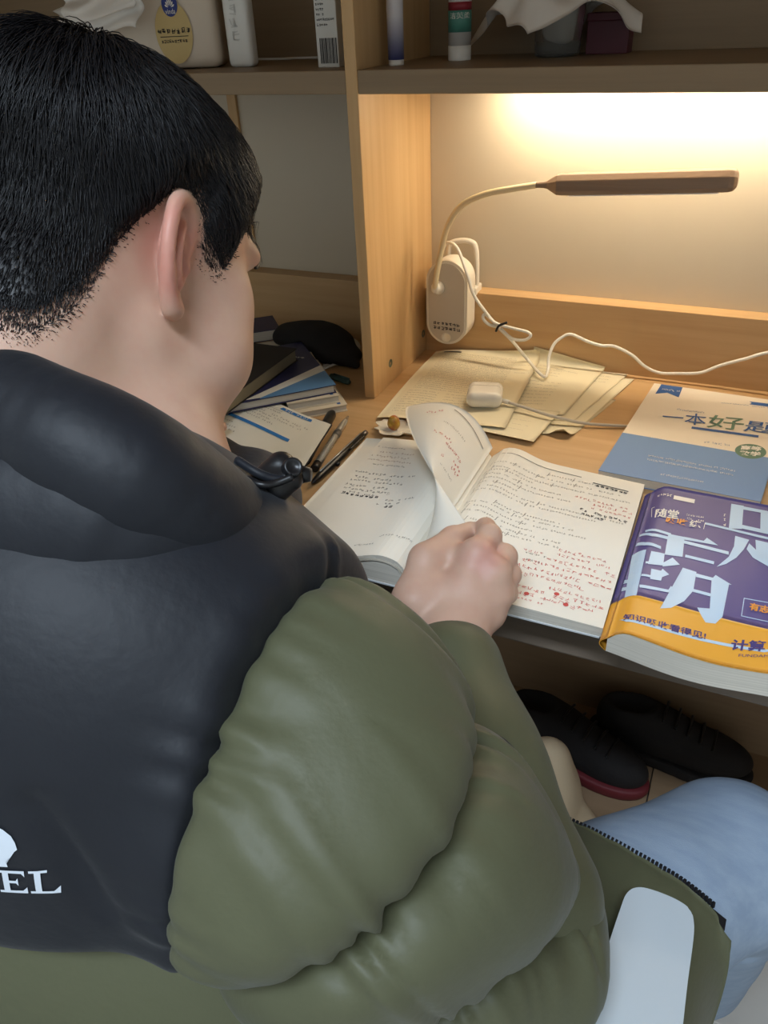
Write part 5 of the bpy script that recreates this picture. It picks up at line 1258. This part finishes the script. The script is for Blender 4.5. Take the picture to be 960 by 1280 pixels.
# ------------------------------------------------------------------ jeans
def jeans(P):
    d = rc(P, HIP + [0, .02, .025], KNE + [-.004, 0, .002], .106, .078); d = smin(d, rc(P, KNE, ANK, .072, .062), .03)
    e = rc(P, HIPL + [0, .02, 0], KNL, .098, .074); e = smin(e, rc(P, KNL, ANL, .072, .062), .03)
    d = smin(d, e, .02); d = smin(d, ell(P, (-.33, .15, .555), (.17, .13, .095)), .05)
    return smax(d, .06 - P[:, 2], .004)
mk_part('jeans', jeans, (-.72, .0, .04), (.26, .78, .70), .006, M['denim'], person, lambda v: .003 * wav(v, 40, 9) + .0012 * wav(v, 110, 4) + crease(v, crom([W(985, 1105, .80), W(930, 1160, .78), W(890, 1200, .80), W(855, 1262, .84)], 5), .006, -.0022)
        + crease(v, crom([W(890, 1205, .80), W(915, 1203, .81), W(935, 1196, .82)], 4), .008, .007) + crease(v, crom([W(870, 1242, .82), W(895, 1240, .83), W(925, 1238, .84)], 4), .007, .006) + crease(v, crom([W(850, 1268, .85), W(880, 1272, .86), W(905, 1262, .87)], 4), .007, .005)
        + crease(v, crom([W(930, 1172, .80), W(945, 1160, .81), W(958, 1150, .82)], 4), .006, .005))

# ------------------------------------------------------------------ hair
HLY = [-.13, -.092, -.078, -.058, -.046, -.037, -.030, -.023, -.004, .006, .012, .020, .030, .038, .044, .050, .062, .075, .11]
HLZ = [-.085, -.080, -.076, -.055, -.034, -.008, .012, .028, .036, .028, .012, .006, .003, .008, .024, .042, .050, .054, .058]
def hairmask(q): return q[:, 2] - np.interp(q[:, 1], HLY, HLZ)
def hair_th(q):
    m = hairmask(q); s = np.clip(m / .035, 0, 1); s = s * s * (3 - 2 * s); top = np.clip((q[:, 2] - .02) / .07, 0, 1); fr = np.clip((q[:, 1] - .05) / .05, 0, 1) * np.clip((q[:, 2] - .05) / .03, 0, 1)
    return np.where(m > 0, -.0002, -.004 + m * .05) + s * (.004 + .008 * top + .003 * fr)
def hairvol(P):
    q = toH(P); return body_fine(P) - hair_th(q) + .0016 * wav(P, 110, 5) * np.clip(hairmask(q) / .03, 0, 1)
Vh, Qh = surfnet(hairvol, HC + [-.15, -.16, -.12], HC + [.15, .16, .17], .0026)
kq = hairmask(toH(Vh)) > .012
Qh = Qh[kq[Qh].all(1)]; us_ = np.unique(Qh); mp_ = -np.ones(len(Vh), int); mp_[us_] = np.arange(len(us_)); Vh = Vh[us_]; Qh = mp_[Qh]
hair = obj('hair', fastmesh('hair', Vh, Qh), M['hair'], person, True); hair['label'] = 'short black hair faded at the nape'
def strands(n, cand, lmul, name, seed, wid=.00042, up=.0):
    g_ = np.random.default_rng(seed); root = cand[g_.integers(0, len(cand), n)] + g_.normal(0, .0012, (n, 3)); q = toH(root.astype(f32)); m = hairmask(q)
    top = np.clip((q[:, 2] - .0) / .09, 0, 1); L = (.003 + .030 * np.clip(m / .075, 0, 1) ** 1.4 * (.35 + .65 * top) + .010 * top) * lmul * g_.uniform(.6, 1.25, n)
    wh = np.array([.01, -.055, .115]); fl0 = q - wh; fl0[:, 1] += .35 * np.clip(fl0[:, 1], 0, 1); fl0 /= np.linalg.norm(fl0, axis=1)[:, None] + 1e-6
    fl0[:, 2] -= .55 * (1 - top); fl0[:, 1] += .35 * (np.abs(q[:, 0]) > .045) * (q[:, 2] > .0); fl0 += g_.normal(0, .20, (n, 3)) + .45 * np.stack([wav(q, 70, 1), wav(q, 70, 9), wav(q, 70, 15)], 1) * (.4 + .6 * top[:, None])
    fw = fl0 @ HR.T; p = root.copy(); path = [p.copy()]; K = 5; rise = g_.uniform(.0, .007, n) * np.clip(m / .05, 0, 1) * (.4 + .6 * top) + up
    for k_ in range(K):
        nn = grad(hairvol, p, .003); t = fw - nn * (fw * nn).sum(1)[:, None]; t /= np.linalg.norm(t, axis=1)[:, None] + 1e-6
        p = p + t * (L / K)[:, None]; d = hairvol(p.astype(f32)); tgt = rise * math.sin(PI * .62 * (k_ + 1) / K) + .0003
        p = p + nn * ((tgt - d) * .8)[:, None]; path.append(p.copy())
    P_ = np.stack(path, 1); T = np.gradient(P_, axis=1); T /= np.linalg.norm(T, axis=2)[:, :, None] + 1e-9
    nn = grad(hairvol, root, .003)[:, None, :]; sd_ = np.cross(T, np.broadcast_to(nn, T.shape)); sd_ /= np.linalg.norm(sd_, axis=2)[:, :, None] + 1e-9; n2 = np.cross(sd_, T)
    w = (wid * np.array([1, 1, .95, .8, .55, .12]))[None, :, None]
    ring = np.stack([P_ + sd_ * w, P_ - sd_ * w * .5 + n2 * w * .87, P_ - sd_ * w * .5 - n2 * w * .87], 2)      # n, K+1, 3, 3
    v = ring.reshape(-1, 3); base = np.arange(n)[:, None, None] * (K + 1) * 3; i_ = np.arange(K)[None, :, None] * 3; j_ = np.arange(3)[None, None, :]
    a = base + i_ + j_; b = base + i_ + (j_ + 1) % 3; quad = np.stack([a, b, b + 3, a + 3], -1).reshape(-1, 4)
    return obj(name, fastmesh(name, v, quad), M['hair'], hair, True)
qv = toH(Vh.astype(f32)); st1 = strands(20000, Vh, 1.0, 'strands', 3); st1['kind'] = 'stuff'
# stubble along the faded hairline
qs1 = toH(V1.astype(f32)); hm1 = hairmask(qs1); near_ = (np.abs(body_fine(V1.astype(f32))) < .0015) & (hm1 > -.006) & (hm1 < .020) & (qs1[:, 2] > -.10)
st2 = strands(12000, V1[near_], .8, 'stubble', 5, .00024); st2['kind'] = 'stuff'

fr_ = (qv[:, 1] > .055) & (qv[:, 2] < .085) & (hairmask(qv) < .045) & (np.abs(qv[:, 0]) < .066)
st3 = strands(900, Vh[fr_], 2.6, 'fringe', 8, .00045, .003); st3['kind'] = 'stuff'
